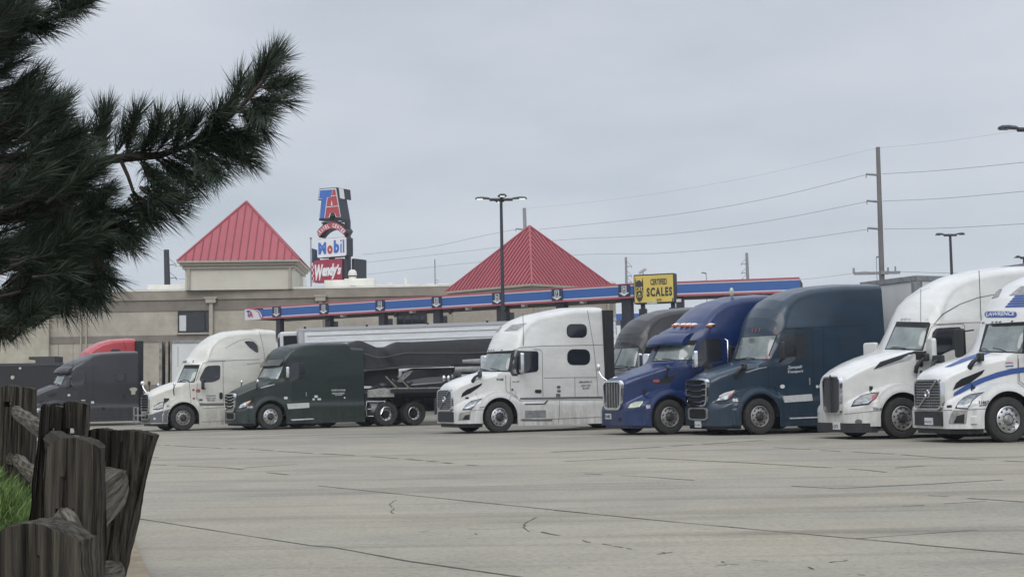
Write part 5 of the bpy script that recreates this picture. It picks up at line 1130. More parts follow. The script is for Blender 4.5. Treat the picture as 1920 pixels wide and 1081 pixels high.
for px in (300, 462):
    u, _ = on(PF, *q2(ZS, (px, 700))); q = MB(); q.box(u-.2, u+.2, .35, .75, -PF.translation.z, on(PF, *q2(ZS, (px, 392 if px > 400 else 640)))[1]); q.build('pylon_post', 'cabinet', py_)
u, v = on(PF, *q2(ZS, (232, 440))); q = MB(); q.box(u-.12, u+.2, .3, .6, v-.5, v+.3); q.build('pylon_post', 'cabinet', py_)
# flag
fp = at(584.3, 700, 134); fe = empty('flag_pole', (fp.x, fp.y, 0), 'thin pale flagpole with a drooping flag left of the pylon', 'flagpole')
zt_ = Zf(584, 448, 134); mb = MB(); mb.tube([(0, 0, 0), (0, 0, zt_)], [.09, .055], 8); mb.build('pole', 'greymet', fe, 60); mb = MB(); mb.sphere((0, 0, zt_+.08), .12, 10, 6); mb.build('finial', 'greymet', fe, 60)
mb = MB(); vs = []; n = 12; zf1, zf0 = Zf(588, 465, 134), Zf(588, 530, 134)
for i in range(n+1):
    for j in range(7): f_ = i/n; vs.append((.08+j/6*(.9-.35*f_)+.0, .12*math.sin(j*1.7+i*.6), zf1+(zf0-zf1)*f_-(.25*j/6)*(1-f_)*1.2))
for i in range(n):
    for j in range(6): mb.add([], []); 
mb.v = vs; mb.f = [(i*7+j, (i+1)*7+j, (i+1)*7+j+1, i*7+j+1) for i in range(n) for j in range(6)]; mb.mi = [0 if i < 5 else 1+(j+i) % 2 for i in range(n) for j in range(6)]
mb.build('flag', ['navy', 'signred', 'signwht'], fe, 60)

# ---------------------------------------------------------------- lamp posts and power poles
M['pole'] = mat('bronze_pole', (.030, .033, .042), .5, noise=.2); M['wood_pole'] = mat('weathered_pole', (.17, .16, .155), .85, noise=.35, nscale=3, stretch=(1, 1, .1))
M['lampon'] = mat('lit_lamp', (.8, .85, .8), .4, emit=(.85, 1, .85, .8))
def lamp(px, py, Y, heads, span, rot, label, lit=False, r=.11):
    b = at(px, py, Y); o = empty('lamp_post', (b.x, b.y, 0), label, 'lamp post', 'lamp posts in the lot'); zt = b.z
    mb = MB(); mb.tube([(0, 0, 0), (0, 0, zt)], [r*1.25, r*.75], 10); mb.build('pole', 'pole', o, 60)
    mb = MB(); mb.lathe([(r*2.2, 0), (r*2.2, .5), (r*1.3, .55)], 12, 'z'); mb.build('pole_base', 'pole', o)
    for k in range(heads):
        an = rot+k*2*math.pi/heads; d = Vector((math.cos(an), math.sin(an), 0)); s_ = Vector((-d.y, d.x, 0))
        mb = MB(); mb.tube([Vector((0, 0, zt+.0)), d*(span*.45)+Vector((0, 0, zt))], .085, 8)
        P = [(.40, .0, .08), (.52, .12, .12), (.75, .17, .15), (.93, .14, .14), (1.0, .06, .10)]; vs = []
        for (f_, hw, h1) in P:
            c = d*(span*f_); vs += [c+s_*hw*1.6+Vector((0, 0, zt+h1-.09)), c+s_*hw*.8+Vector((0, 0, zt+h1)), c-s_*hw*.8+Vector((0, 0, zt+h1)), c-s_*hw*1.6+Vector((0, 0, zt+h1-.09))]
        fs = [(i*4+j, i*4+(j+1) % 4, (i+1)*4+(j+1) % 4, (i+1)*4+j) for i in range(4) for j in range(4)]+[(0, 1, 2, 3), (19, 18, 17, 16)]
        mb.add(vs, fs); h = mb.build('lamp_head', 'pole', o)
        c = d*(span*.80)+Vector((0, 0, zt+.045)); q = MB()
        q.add([c+d*.20+s_*.12, c-d*.12+s_*.12, c-d*.12-s_*.12, c+d*.20-s_*.12, c+d*.20+s_*.12-Vector((0, 0, .05)), c-d*.12+s_*.12-Vector((0, 0, .05)), c-d*.12-s_*.12-Vector((0, 0, .05)), c+d*.20-s_*.12-Vector((0, 0, .05))], [(0, 1, 2, 3), (7, 6, 5, 4), (0, 1, 5, 4), (1, 2, 6, 5), (2, 3, 7, 6), (3, 0, 4, 7)]); q.build('lens', 'lampon' if lit else 'greymet', h)
lamp(939.5, 374, 76, 4, 1.42, R(4), 'tall dark four-headed lamp post with lit heads in front of the canopy', True)
lamp(1781.5, 440.5, 92, 2, .95, R(0), 'dark two-headed lamp post rising behind the white trailers on the right')
lamp(1937, 243, 50, 2, 1.3, R(5), 'near lamp post at the right edge, only its left head in view')
lamp(1920, 483, 92, 2, .55, R(0), 'lamp post at the right edge just above the trailer tops')
lamp(1324, 512, 190, 1, .6, R(180), 'tiny thin street lamp far behind the blue canopy', r=.05); lamp(1643, 482, 170, 1, .35, R(0), 'tiny curved lamp just left of the tall power pole', r=.04)
def ppole(px0, py0, px1, py1, Y, label, arms=(), r=.2, arm=1.5, m='wood_pole', side_=-1, thin=False):
    a_, b_ = at(px0, py0, Y), at(px1, py1, Y); d = (b_-a_); k = (0-a_.z)/d.z; g_ = a_+d*k
    o = empty('power_pole', (g_.x, g_.y, 0), label, 'utility pole', 'power poles along the road'); tp = Vector((a_.x-g_.x, 0, a_.z)); mb = MB(); mb.tube([(0, 0, 0), tp], [r*1.3, r*.8], 10); mb.build('pole', m, o, 60)
    ends = []
    for ay in arms:
        z = Zf(px0, ay, Y); c = tp*(z/a_.z); e_ = c+Vector((side_*arm, 0, arm*.09 if not thin else .1)); q = MB(); q.tube([c, e_], [.10, .08] if not thin else .05, 8); q.tube([e_, e_+Vector((0, 0, -.3))], .04, 5)
        if thin: q.tube([c+Vector((0, 0, .9)), e_], .03, 5)
        q.build('cross_arm', 'greymet', o, 60); ends.append(Vector((g_.x, g_.y, 0))+e_+Vector((0, 0, -.25)))
    return ends, Vector((g_.x, g_.y, 0))+tp, o
e1, t1, o1 = ppole(1646, 276, 1653.5, 518, 108, 'tall wooden power pole with three side arms on the right', (328, 378, 429), r=.2, arm=1.0)
q = MB(); z = Zf(1650, 512, 108); q.box(-2.1, .6, -.1, .1, z-.1, z+.12); q.box(-2.2, -2.05, -.05, .05, z, z+.45); q.box(.5, .62, -.05, .05, z, z+.45); q.build('cross_arm', 'greymet', o1)
q = MB(); q.box(-.1, 1.4, -.4, -.2, z-.1, z+.12); q.box(1.0, 1.1, -.35, -.25, z, z+.5); q.build('cross_arm', 'greymet', o1)
e2, t2, o2 = ppole(983, 390, 987, 500, 141, 'grey power pole top rising behind the corner-on red roof', (430,), r=.22, arm=.95, m='greymet')
e3, t3, o3 = ppole(312, 468, 314.5, 560, 150, 'dark power pole left of the left tower with two side brackets', (497, 522), r=.36, arm=1.0, m='pole', side_=1, thin=True)
e4, t4, o4 = ppole(1173.5, 482, 1174.5, 530, 194, 'thin grey pole with side brackets left of the yellow sign', (500, 518, 530), r=.2, arm=.75, m='greymet', side_=1, thin=True)
e5, t5, o5 = ppole(1400, 474, 1402, 525, 190, 'grey pole with short arms left above the blue canopy end', (495, 512, 524), r=.24, arm=.8, m='greymet', thin=True)
M['wire'] = mat('cable', (.20, .205, .215), .6)
def wire(pts, label, r=.017):
    """pts = (px, py, Y) along the cable"""
    P = [at(*p) for p in pts]; Q = []
    for i in range(len(P)-1):
        p0, p1, p2, p3 = P[max(0, i-1)], P[i], P[i+1], P[min(len(P)-1, i+2)]
        for k in range(12):
            s_ = k/12; Q.append(.5*((2*p1)+(p2-p0)*s_+(2*p0-5*p1+4*p2-p3)*s_*s_+(3*p1-p0-3*p2+p3)*s_**3))
    Q.append(P[-1]); mb = MB(); mb.tube(Q, r, 4); props(mb.build('power_cable', 'wire'), label, 'cable', 'overhead cables')
wire([(1622, 328, 108), (1440, 372, 114), (1250, 404, 122), (1010, 430, 140)], 'upper cable from the tall pole down to the pole behind the red roof')
wire([(1625, 378, 108), (1440, 414, 114), (1250, 439, 123), (1050, 450, 138), (880, 470, 150), (660, 495, 165)], 'middle cable from the tall pole down past the corner-on red roof')
wire([(1625, 430, 108), (1440, 456, 114), (1250, 474, 123), (1095, 477, 132), (900, 491, 150), (690, 514, 165)], 'lowest cable from the tall pole down past the corner-on red roof')
wire([(966, 430, 141), (900, 443, 146), (800, 464, 155), (680, 477, 165)], 'cable from the pole behind the red roof down to the pylon')
wire([(1654, 326, 108), (1780, 318, 100), (1990, 297, 90)], 'topmost heavy cable running right from the tall pole'); wire([(1655, 377, 108), (1780, 371, 100), (1990, 352, 90)], 'middle cable running right from the tall pole'); wire([(1657, 429, 108), (1780, 427, 100), (1990, 415, 90)], 'lowest cable running right from the tall pole')
wire([(1650, 277, 108), (1780, 264, 100), (1990, 232, 90)], 'hair-thin cable running right from the tip of the tall pole', .007); wire([(1643, 278, 108), (1400, 333, 118), (1180, 370, 128), (985, 391, 141)], 'hair-thin cable running left from the tip of the tall pole', .007)
wire([(1656, 508, 108), (1800, 512, 100), (1990, 512, 90)], 'low cable running right just above the trailer roofs', .015); wire([(1626, 508, 108), (1540, 520, 112), (1440, 528, 118)], 'low cable left of the tall pole meeting the canopy end', .012)
wire([(326, 498, 150), (345, 500, 145), (365, 502, 140)], 'short cable from the dark pole to the left tower', .02); wire([(328, 522, 150), (345, 523, 145), (365, 524, 140)], 'lower short cable from the dark pole to the left tower', .02)

# ---------------------------------------------------------------- trailers
M['ribgrey'] = mat('rib_grey', (.42, .43, .44), .5)
def trailer(name, m4, L, z0, z1, label, skin='whitetr', ribs=0, horiz=0, frontcap=True, wheels=True, roofrail='greymet', W2=1.29, posts=0):
    o = empty(name, mw=m4, label=label, cat='trailer'); o['group'] = 'semi trailers in the lot'
    b = MB(); b.box(0, L, -W2, W2, z0, z1); b.build('box_body', skin, o, bevel=.06)
    r_ = MB()
    for s_ in (-1, 1): r_.box(-.02, L+.02, s_*(W2+.015)-.02, s_*(W2+.015)+.02, z1-.14, z1+.01); r_.box(0, L, s_*(W2+.015)-.02, s_*(W2+.015)+.02, z0-.02, z0+.16)
    r_.box(-.045, -.005, -W2, W2, z1-.14, z1+.01); r_.build('rail', roofrail, o)
    if horiz:
        h = MB()
        for k in range(horiz):
            z = z0+.2+(z1-z0-.4)*(k+.5)/horiz
            for s_ in (-1, 1): h.prism([(s_*W2, z-.025), (s_*(W2+.03), z-.008), (s_*(W2+.03), z+.008), (s_*W2, z+.025)], .35, L-.1, 'x')
        h.build('side_rib', 'ribgrey', o)
    if ribs:
        h = MB()
        for k in range(1, ribs):
            x = L*k/ribs
            for s_ in (-1, 1): h.box(x-.02, x+.02, s_*W2-.012, s_*W2+.012, z0+.16, z1-.14)
        h.build('panel_joint', 'gap', o)
    if frontcap:
        for s_ in (-1, 1): c = MB(); c.lathe([(.16, z0+.1), (.16, z1-.15)], 16, 'z', (.10, s_*(W2-.10), 0)); c.build('corner_post', roofrail, o, 60)
    if wheels:
        u = MB(); u.box(.4, L-.3, -.5, .5, z0-.2, z0-.03); u.box(2.2, 2.4, -.9, -.7, .1, z0-.1); u.box(2.2, 2.4, .7, .9, .1, z0-.1); u.build('underframe', 'dark', o)
        T_ = Tr(); T_.root = o
        for x in (L-1.3, L-2.6): wheel_dual(T_, x, o)
    return o
# refrigerated trailer behind the cream and the green truck
g0 = at(566, 615, 61.5); b_ = R(12); mt = Matrix.Translation((g0.x, g0.y, 0)) @ Matrix.Rotation(b_, 4, 'Z') @ Matrix.Rotation(-R(1.55), 4, 'Y') @ Matrix.Translation((0, 1.31, 0))
rt = trailer('semi_trailer', mt, 14.6, 1.15, g0.z, 'long silver ribbed refrigerated trailer behind the green truck', 'silver', horiz=9, roofrail='ribgrey')
q = MB(); q.box(-.85, -.05, -1.05, 1.05, 1.9, g0.z-.12); q.build('cooling_unit', 'whitetr', rt, bevel=.08); q = MB(); q.box(-.87, -.86, -.9, .9, 2.3, g0.z-.35); q.build('unit_grille', 'hole', rt); q = MB(); q.box(-.7, -.1, -1.065, -1.052, 2.2, g0.z-.3); q.build('unit_side_grille', 'hole', rt)
q = MB(); 
for k in range(6): q.box(.2+k*2.75, .3+k*2.75, -1.33, -1.30, g0.z-.02, g0.z+.06)
q.build('roof_light', 'gapd', rt)
# teal truck's trailer, royal blue truck's trailer, tall-grille truck's trailer
p = side(t_teal, (1718, 517), -1.3, (0, 0, 1)); tt = t_teal
trailer('semi_trailer', tt.m @ Matrix.Translation((p.x, 0, 0)), 14.6, 1.15, p.z, 'white trailer with riveted top rail right behind the teal truck', 'whitetr', ribs=12)
p = side(t_blue, (1532, 530), .9, (0, 0, 1)); trailer('semi_trailer', t_blue.m @ Matrix.Translation((max(6.0, min(7.5, p.x)), 0, 0)), 14.6, 1.15, 4.25, 'black-topped trailer showing between the royal blue and the teal truck', 'blacktr', roofrail='hubdark')
p = side(t_ken, (1805, 502), 1.3, (0, 0, 1)); trailer('semi_trailer', t_ken.m @ Matrix.Translation((max(5.9, min(7, p.x)), 0, 0)), 14.6, 1.15, min(5.0, max(4.3, p.z)), 'white trailer behind the truck with tall narrow grille', 'whitetr', ribs=12)
print('TRAILERS', side(t_ken, (1805, 502), 1.3, (0, 0, 1)), side(t_blue, (1532, 530), .9, (0, 0, 1)), side(t_teal, (1718, 517), -1.3, (0, 0, 1)))
# parked trailers at the left, by the store wall
g1 = at(318, 638, 71); o = trailer('semi_trailer', Matrix.Translation((g1.x, g1.y+1.3, 0)) @ Matrix.Rotation(R(4), 4, 'Z'), 12, 1.1, g1.z, 'plain white trailer standing against the store wall behind the cream truck', 'whitetr', frontcap=False, ribs=0)
q = MB()
for (a_, b2) in ((-.62, -.48), (-.30, -.16), (-.06, .0)): q.box(a_, b2, -1.31, 1.31, 1.1, g1.z-.02)
q.build('door_frame', mat('rusty_grey_metal', (.30, .29, .26), .7, noise=.6, nscale=2.5, dark=(.14, .11, .085)), o)
g2 = at(116, 679.5, 73); o = trailer('box_trailer', Matrix.Translation((g2.x-13, g2.y+1.3, 0)), 13, .9, g2.z, 'black trailer at the far left with round stickers', 'blacktr', frontcap=False, roofrail='hubdark')
for (px, py, r_, m_) in ((24, 707, .10, 'ylens'), (38, 690, .06, 'label')): c = at(px, py, 73)-g2+Vector((13, 0, g2.z)); q = MB(); q.lathe([(.001, -1.35), (r_, -1.35), (r_, -1.29)], 14, 'y', (c.x, 0, c.z)); q.build('sticker', m_, o)
a_ = at(82, 679.5, 73); q = MB(); q.box(a_.x-.55, a_.x+.5, a_.y+.3, a_.y+1.6, g2.z, g2.z+.36); q.box(a_.x-.9, a_.x-.55, a_.y+.3, a_.y+1.6, g2.z+.2, g2.z+.36); props(q.build('air_conditioner', 'hubdark', bevel=.02), 'low grey roof box on top of the black trailer', 'roof unit')

# flatbed trailer and tarped load behind the green truck
tg = Tr(); tg.m = t_green.m @ Matrix.Translation((6.3, 0, 0)) @ Matrix.Rotation(R(-17), 4, 'Z'); tg.mi = tg.m.inverted(); tg.z = (0, 0, 1)
fb = empty('flatbed_trailer', mw=tg.m, label='black flatbed trailer with pale deck edge coupled to the green truck', cat='trailer'); fb['group'] = 'semi trailers in the lot'
q = MB(); q.box(.4, 15, -1.25, 1.25, 1.46, 1.56); q.build('deck', 'greymet', fb, bevel=.01); q = MB(); q.box(.2, 15, -1.0, 1.0, 1.22, 1.455); q.box(.45, 15, -1.27, -1.23, 1.36, 1.52); q.build('deck_frame', 'gapd', fb)
q = MB(); q.prism([(-.5, 1.2), (.6, 1.2), (.6, 1.5), (.2, 1.58), (-.5, 1.5)], -1.2, 1.2, 'y'); q.build('gooseneck', 'aludirty', fb)
q = MB()
for x in (.25, .75): q.tube([(x, -1.2, 2.05), (x+.5, -1.25, 1.52)], .035, 6)
q.build('loading_ramp', mat('worn_yellow_steel', (.20, .185, .13), .7, noise=.4, nscale=5), fb, 60)
T_ = Tr(); T_.root = fb
for x in (13.7, 12.4): wheel_dual(T_, x, fb)
mb = MB(); rng = random.Random(5)
for (px, py) in ((700, 708), (706, 718), (712, 712), (718, 722), (724, 715), (696, 716), (730, 724)):
    c = tg.mi @ Vector((0, 0, 0)); p = side(tg, (px, py), -.9, (0, 0, 1)); mb.sphere((p.x, -.9+rng.random()*.4, p.z), .14+.06*rng.random(), 8, 6, (1.4, 1, .8))
ls = mb.build('binder_chains', 'hubdark', fb, 60); props(ls, kind=None)
# tarped load
M2 = tg.m; ld = empty('tarped_load', mw=M2, label='black tarpaulin draped over the load behind the green truck', cat='tarpaulin')
ridge = [side(tg, p, -1.0, (0, 0, 1)) for p in ((655, 644), (674, 638), (683, 641), (695, 646), (706, 651), (715, 652), (726, 651), (738, 645), (750, 641), (780, 641), (825, 639), (880, 636), (930, 634), (1000, 630))]
low = [side(tg, p, -1.2, (0, 0, 1)) for p in ((655, 695), (674, 694), (683, 692), (695, 691), (706, 690), (715, 689), (726, 688), (738, 687), (750, 686), (780, 685), (825, 684), (880, 684), (930, 684), (1000, 683))]
vs = []; nseg = 60; rows = 12
for i in range(nseg+1):
    f_ = i/nseg*(len(ridge)-1); k = min(int(f_), len(ridge)-2); s_ = f_-k; a_ = ridge[k].lerp(ridge[k+1], s_); b2 = low[k].lerp(low[k+1], s_)
    sec = []
    for j in range(rows+1):
        v = j/rows; z = b2.z+(a_.z-b2.z)*v; y = -1.22+.20*v**3+.02*mnoise.noise(Vector((a_.x*1.2, v*2, 0)))+.012*math.sin(v*5+a_.x*2)
        if 4 <= f_ <= 8: y += .09*math.sin(v*5+f_*2.2)*(1-abs(f_-6)/2.5 if abs(f_-6) < 2.5 else 0)
        sec.append((a_.x, y, z))
    full = sec+[(a_.x, .0, a_.z+.05)]+[(p[0], -p[1], p[2]) for p in reversed(sec)]; vs += full
w_ = 2*(rows+1)+1
mb = MB(); mb.add(vs, [(i*w_+j, (i+1)*w_+j, (i+1)*w_+j+1, i*w_+j+1) for i in range(nseg) for j in range(w_-1)]+[tuple(range(w_)), tuple(nseg*w_+j for j in range(w_))])
mb.build('tarp', 'tarp', ld, 60)
q = MB()
for pts in ([(655, 659), (675, 660), (688, 664), (708, 670), (730, 668), (760, 661), (880, 661), (930, 660)], [(682, 694), (720, 691), (760, 686), (845, 685)]):
    q.tube([side(tg, p, -1.275, (0, 0, 1)) for p in pts], .016, 5)
q.build('tarp_strap', 'gap', ld)
q = MB(); q.prism([side(tg, p, -.95, (0, 0, 1)).xz[:] for p in ((682, 698), (690, 695), (748, 690), (748, 724), (682, 722))], -.9, .9, 'y'); q.build('load_frame', 'gapd', ld)
# black car carried on the flatbed
cr = empty('carried_car', mw=M2, label='black pickup on the flatbed below the tarpaulin, between the trucks', cat='pickup')
def S2(px, py, y=-.95): v = side(tg, (px, py), y, (0, 0, 1)); return (v.x, v.z)
prof = [S2(742, 716), S2(700, 716), S2(700, 700), S2(742, 698), S2(757, 693), S2(772, 689), S2(860, 686), S2(900, 700), S2(900, 720)]
q = MB(); q.prism([S2(735, 726), S2(735, 708), S2(744, 714), S2(760, 695), S2(776, 690), S2(880, 688), S2(930, 700), S2(930, 724)], -.95, .95, 'y'); q.build('body', mat('gloss_black_paint', (.012, .012, .014), .2, 0, .8), cr, bevel=.05)
q = MB(); q.prism([S2(743, 715), S2(760, 697), S2(775, 693), S2(770, 700), S2(752, 716)], -.99, -.96, 'y'); q.build('windshield', 'lens', cr)
q = MB(); q.prism([S2(772, 718), S2(770, 712), S2(800, 707), S2(845, 705), S2(845, 714)], -.99, -.96, 'y'); q.build('side_window', 'gap', cr)
q = MB(); q.prism([S2(770, 722), S2(830, 717), S2(830, 715), S2(770, 719)], -1.01, -.96, 'y'); q.build('door_trim', 'chrome', cr)
c = side(tg, (767, 717), -1.05, (0, 0, 1)); q = MB(); q.sphere(c, .14, 10, 6, (1.2, .6, .7)); q.build('door_mirror', 'hubdark', cr, 60)
for px, m_ in ((832, 'chrome'), (841, 'chrome')): c = side(tg, (px, 709), -1.15, (0, 0, 1)); q = MB(); q.sphere(c, .14, 10, 8, (.6, .6, 1.1)); q.build('load_mirror', m_, cr, 60)
q = MB(); q.tube([side(tg, p, -1.15, (0, 0, 1)) for p in ((682, 696), (690, 694))]+[side(tg, p, -1.15, (0, 0, 1)) for p in ((760, 688), (842, 685))], .05, 6); q.build('upper_rail', 'hubdark', cr)
for x in (1.9, 5.0):
    wo = bpy.data.objects.new('wheel', None); C.objects.link(wo); wo.parent = cr; wo.location = (x, 0, 1.85)
    q = MB(); q.lathe([(.2, -.86), (.33, -.86), (.36, -.8), (.36, -.64), (.2, -.62)], 24); q.lathe([(.2, .86), (.33, .86), (.36, .8), (.36, .64), (.2, .62)], 24); q.build('tyre', 'rubber', wo, 40)
# bundle of grey pipes
M['pipe'] = mat('grey_pipe', (.26, .27, .27), .5, noise=.35, nscale=5)
for (x0, y0, n) in ((866, 677, 3), (852, 692, 6), (846, 707, 6)):
    for k in range(n):
        p = tg.m @ side(tg, (x0, y0), -1.1+.29*k, (0, 0, 1)); q = MB(); q.tube([(0, 0, 0), (3.0, 0, 0)], .135, 14)
        q.cur = 1; q.tube([(-.004, 0, 0), (.02, 0, 0)], .105, 14); o = q.build('steel_pipe', ['pipe', 'gap'], None, 40); o.matrix_world = Matrix.Translation((p.x+.22*k, p.y, p.z)) @ Matrix.Rotation(R(12), 4, 'Z')
        props(o, 'one of the grey pipes stacked in rows left of the white truck\'s windshield', 'pipe', 'stack of grey pipes')

# ================================================================== FOREGROUND: bank, kerb, fence, grass, pine
K0, K1 = ground(245, 1020), ground(270, 1081); KD = (K1-K0).normalized(); KN = Vector((KD.y, -KD.x, 0))   # KN points left of the kerb, up the bank
if KN.x > 0: KN = -KN
def kerb_d(x, y): v = Vector((x, y, 0))-K1; return v.dot(KN), v.dot(KD)
def bank_z(x, y):
    d, _ = kerb_d(x, y)
    if d < .22: return .10
    return .08+.62*sstep(.2, 1.45, d)+.05*mnoise.noise(Vector((x*1.3, y*1.3, 0)))
M['soil'] = mat('bank_soil', (.075, .065, .04), .95, noise=.5, nscale=5, bump=.6, bscale=8); M['kerb'] = mat('worn_kerb', (.28, .225, .155), .9, noise=.35, nscale=3, bump=.4, bscale=20)
vs = []; nu, nv = 60, 60
for i in range(nu+1):
    for j in range(nv+1):
        d = .22+7.0*(i/nu)**1.6; l = 10-26*j/nv; p = K1+KN*d+KD*l; vs.append((p.x, p.y, bank_z(p.x, p.y)-(.02 if i == 0 else 0)))
mb = MB(); mb.add(vs, [(i*(nv+1)+j, (i+1)*(nv+1)+j, (i+1)*(nv+1)+j+1, i*(nv+1)+j+1) for i in range(nu) for j in range(nv)]); props(mb.build('grass_bank', 'soil', None, 60), kind='structure')
mb = MB()
for j in range(22):
    a, b = 10-1.2*j-.01, 10-1.2*(j+1)+.01; P = [K1+KD*a, K1+KD*b, K1+KD*b+KN*.24, K1+KD*a+KN*.24]; mb.add([(p.x, p.y, -.02) for p in P]+[(p.x, p.y, .12) for p in P], [(0, 1, 2, 3), (7, 6, 5, 4), (0, 4, 5, 1), (1, 5, 6, 2), (2, 6, 7, 3), (3, 7, 4, 0)])
props(mb.build('kerb', 'kerb', bevel=.02), kind='structure')
def leafmat(name, c1, c2, rough=.55, tr=.0):
    m = bpy.data.materials.new(name); m.use_nodes = True; t2, p2 = nodes(m); g = t2.nodes.new('ShaderNodeNewGeometry'); x = t2.nodes.new('ShaderNodeMixRGB'); x.inputs[1].default_value = (*c1, 1); x.inputs[2].default_value = (*c2, 1)
    t2.links.new(g.outputs['Random Per Island'], x.inputs[0]); t2.links.new(x.outputs[0], p2.inputs['Base Color']); p2.inputs['Roughness'].default_value = rough; p2.inputs['Specular IOR Level'].default_value = .3; return m
rng = random.Random(21); vs = []; fs = []
for k in range(34000):
    d = .25+3.4*rng.random()**1.1; l = 2.0-8.5*rng.random(); p = K1+KN*d+KD*l
    z = bank_z(p.x, p.y); h = (.05+.10*rng.random())*(1.4 if mnoise.noise(Vector((p.x*2.2, p.y*2.2, 5))) > .1 else .8); a = rng.random()*6.28; w_ = .0035+.004*rng.random(); ln = h*(.2+.7*rng.random())
    c, s_ = math.cos(a), math.sin(a); b2 = len(vs); a2 = rng.random()*6.28; lx, ly = ln*math.cos(a2), ln*math.sin(a2)
    vs += [(p.x-c*w_, p.y-s_*w_, z-.01), (p.x+c*w_, p.y+s_*w_, z-.01), (p.x+lx*.4+c*w_*.7, p.y+ly*.4+s_*w_*.7, z+h*.65), (p.x+lx*.4-c*w_*.7, p.y+ly*.4-s_*w_*.7, z+h*.65), (p.x+lx, p.y+ly, z+h)]
    fs += [(b2, b2+1, b2+2, b2+3), (b2+3, b2+2, b2+4)]
me = bpy.data.meshes.new('grass'); me.from_pydata(vs, [], fs); me.update(); props(link('grass', me, leafmat('grass_blades', (.06, .115, .025), (.17, .25, .07))), kind='stuff')

def woodmat(name, c, dark, bump=1.0, st=(2.2, 2.2, .07)):
    m = mat(name, c, .9, noise=.5, nscale=24, dark=dark, stretch=st, spec=.2); t2, p2 = nodes(m)
    tc2 = t2.nodes.new('ShaderNodeTexCoord'); mp2 = t2.nodes.new('ShaderNodeMapping'); mp2.inputs['Scale'].default_value = st; n2 = t2.nodes.new('ShaderNodeTexNoise'); n2.inputs['Scale'].default_value = 70; n2.inputs['Detail'].default_value = 6
    b2 = t2.nodes.new('ShaderNodeBump'); b2.inputs['Strength'].default_value = bump; b2.inputs['Distance'].default_value = .012
    n3 = t2.nodes.new('ShaderNodeTexNoise'); n3.inputs['Scale'].default_value = 26; n3.inputs['Detail'].default_value = 8; r3 = t2.nodes.new('ShaderNodeMapRange'); r3.inputs[1].default_value = .40; r3.inputs[2].default_value = .52; r3.inputs[3].default_value = .35; r3.inputs[4].default_value = 1
    x3 = t2.nodes.new('ShaderNodeMixRGB'); x3.blend_type = 'MULTIPLY'; x3.inputs[0].default_value = .8
    t2.links.new(tc2.outputs['Object'], mp2.inputs[0]); t2.links.new(mp2.outputs[0], n2.inputs['Vector']); t2.links.new(mp2.outputs[0], n3.inputs['Vector']); t2.links.new(n3.outputs[0], r3.inputs[0])
    src = p2.inputs['Base Color'].links[0].from_socket; t2.links.new(src, x3.inputs[1]); t2.links.new(r3.outputs[0], x3.inputs[2]); t2.links.new(x3.outputs[0], p2.inputs['Base Color'])
    t2.links.new(n2.outputs[0], b2.inputs['Height']); t2.links.new(b2.outputs[0], p2.inputs['Normal']); return m
M['post'] = woodmat('weathered_post', (.105, .092, .073), (.022, .019, .016)); M['rail'] = woodmat('weathered_rail', (.19, .168, .132), (.045, .039, .031), 1.0, (.10, 2.4, 2.4))
fence = empty('split_rail_fence', ground(60, 1070), 'weathered split-rail fence with doubled posts running up the grass bank', 'fence'); FO = fence.location.copy()
def post(left, right, top, Y, th=.15, slots=(), seed=0, dome=0.0, name='post'):
    """left/right: outlines as (px, py) lists from the top down; top: list of heights (px offset) across; slots: (u0, u1, py0, py1)"""
    nu, nd = 26, 6; ys_ = [p[1] for p in left]; y0, y1 = ys_[0], ys_[-1]; nv = max(30, int((y1-y0)/5)); rg = random.Random(seed)
    def lx(P, y): return interp([(b, a) for a, b in P], y)
    pts = {}
    vs = []; fs = []; idx = {}
    us = [i/nu for i in range(nu+1)]
    def V(i, j, k):
        if (i, j, k) in idx: return idx[i, j, k]
        u, v, dd = i/nu, j/nv, k/nd
        py = y0+(y1-y0)*v; tp = interp([(a/(len(top)-1), b) for a, b in enumerate(top)], u); pyy = py+tp*max(0, 1-v*nv/4)
        px = lx(left, py)*(1-u)+lx(right, py)*u; YY = Y+th*dd
        p = at(px, pyy, Y); p = Vector((p.x, YY, p.z))
        # round the section and split the face
        e_ = (abs(u-.5)*2)**3
        if k == 0: p.y += .035*e_+.012*mnoise.noise(Vector((u*9+seed, v*1.2, seed)))+.010*abs(mnoise.noise(Vector((u*20+seed*3, v*1.2, seed))))+(.018 if abs(u-.42-.05*math.sin(v*3+seed)) < .07 else 0)
        if k == nd: p.y -= .035*e_
        p.x += .011*(abs(u-.5)*2)**2*mnoise.noise(Vector((v*4+seed, dd*2, seed+(i > nu/2)*9)))+.003*mnoise.noise(Vector((v*22, dd*3, seed+i)))*(i in (0, nu))
        if j == 0: p.z += .006*mnoise.noise(Vector((u*9, dd*5, seed)))+dome*(1-(2*u-1)**2)*.015-.012*e_
        idx[i, j, k] = len(vs); vs.append(p-FO); return idx[i, j, k]
    def solid(i, j):
        if i < 0 or j < 0 or i >= nu or j >= nv: return False
        u, py = (i+.5)/nu, y0+(y1-y0)*(j+.5)/nv
        return not any(a < u < b and c < py < d for a, b, c, d in slots)
    for i in range(nu):
        for j in range(nv):
            if not solid(i, j): continue
            fs.append((V(i, j, 0), V(i, j+1, 0), V(i+1, j+1, 0), V(i+1, j, 0))); fs.append((V(i, j, nd), V(i+1, j, nd), V(i+1, j+1, nd), V(i, j+1, nd)))
            for (di, dj, a, b) in ((-1, 0, (i, j), (i, j+1)), (1, 0, (i+1, j+1), (i+1, j)), (0, -1, (i+1, j), (i, j)), (0, 1, (i, j+1), (i+1, j+1))):
                if not solid(i+di, j+dj):
                    for k in range(nd): fs.append((V(*a, k), V(*a, k+1), V(*b, k+1), V(*b, k)))
    mb = MB(); mb.add(vs, fs); return mb.build(name, 'post', fence, 35)
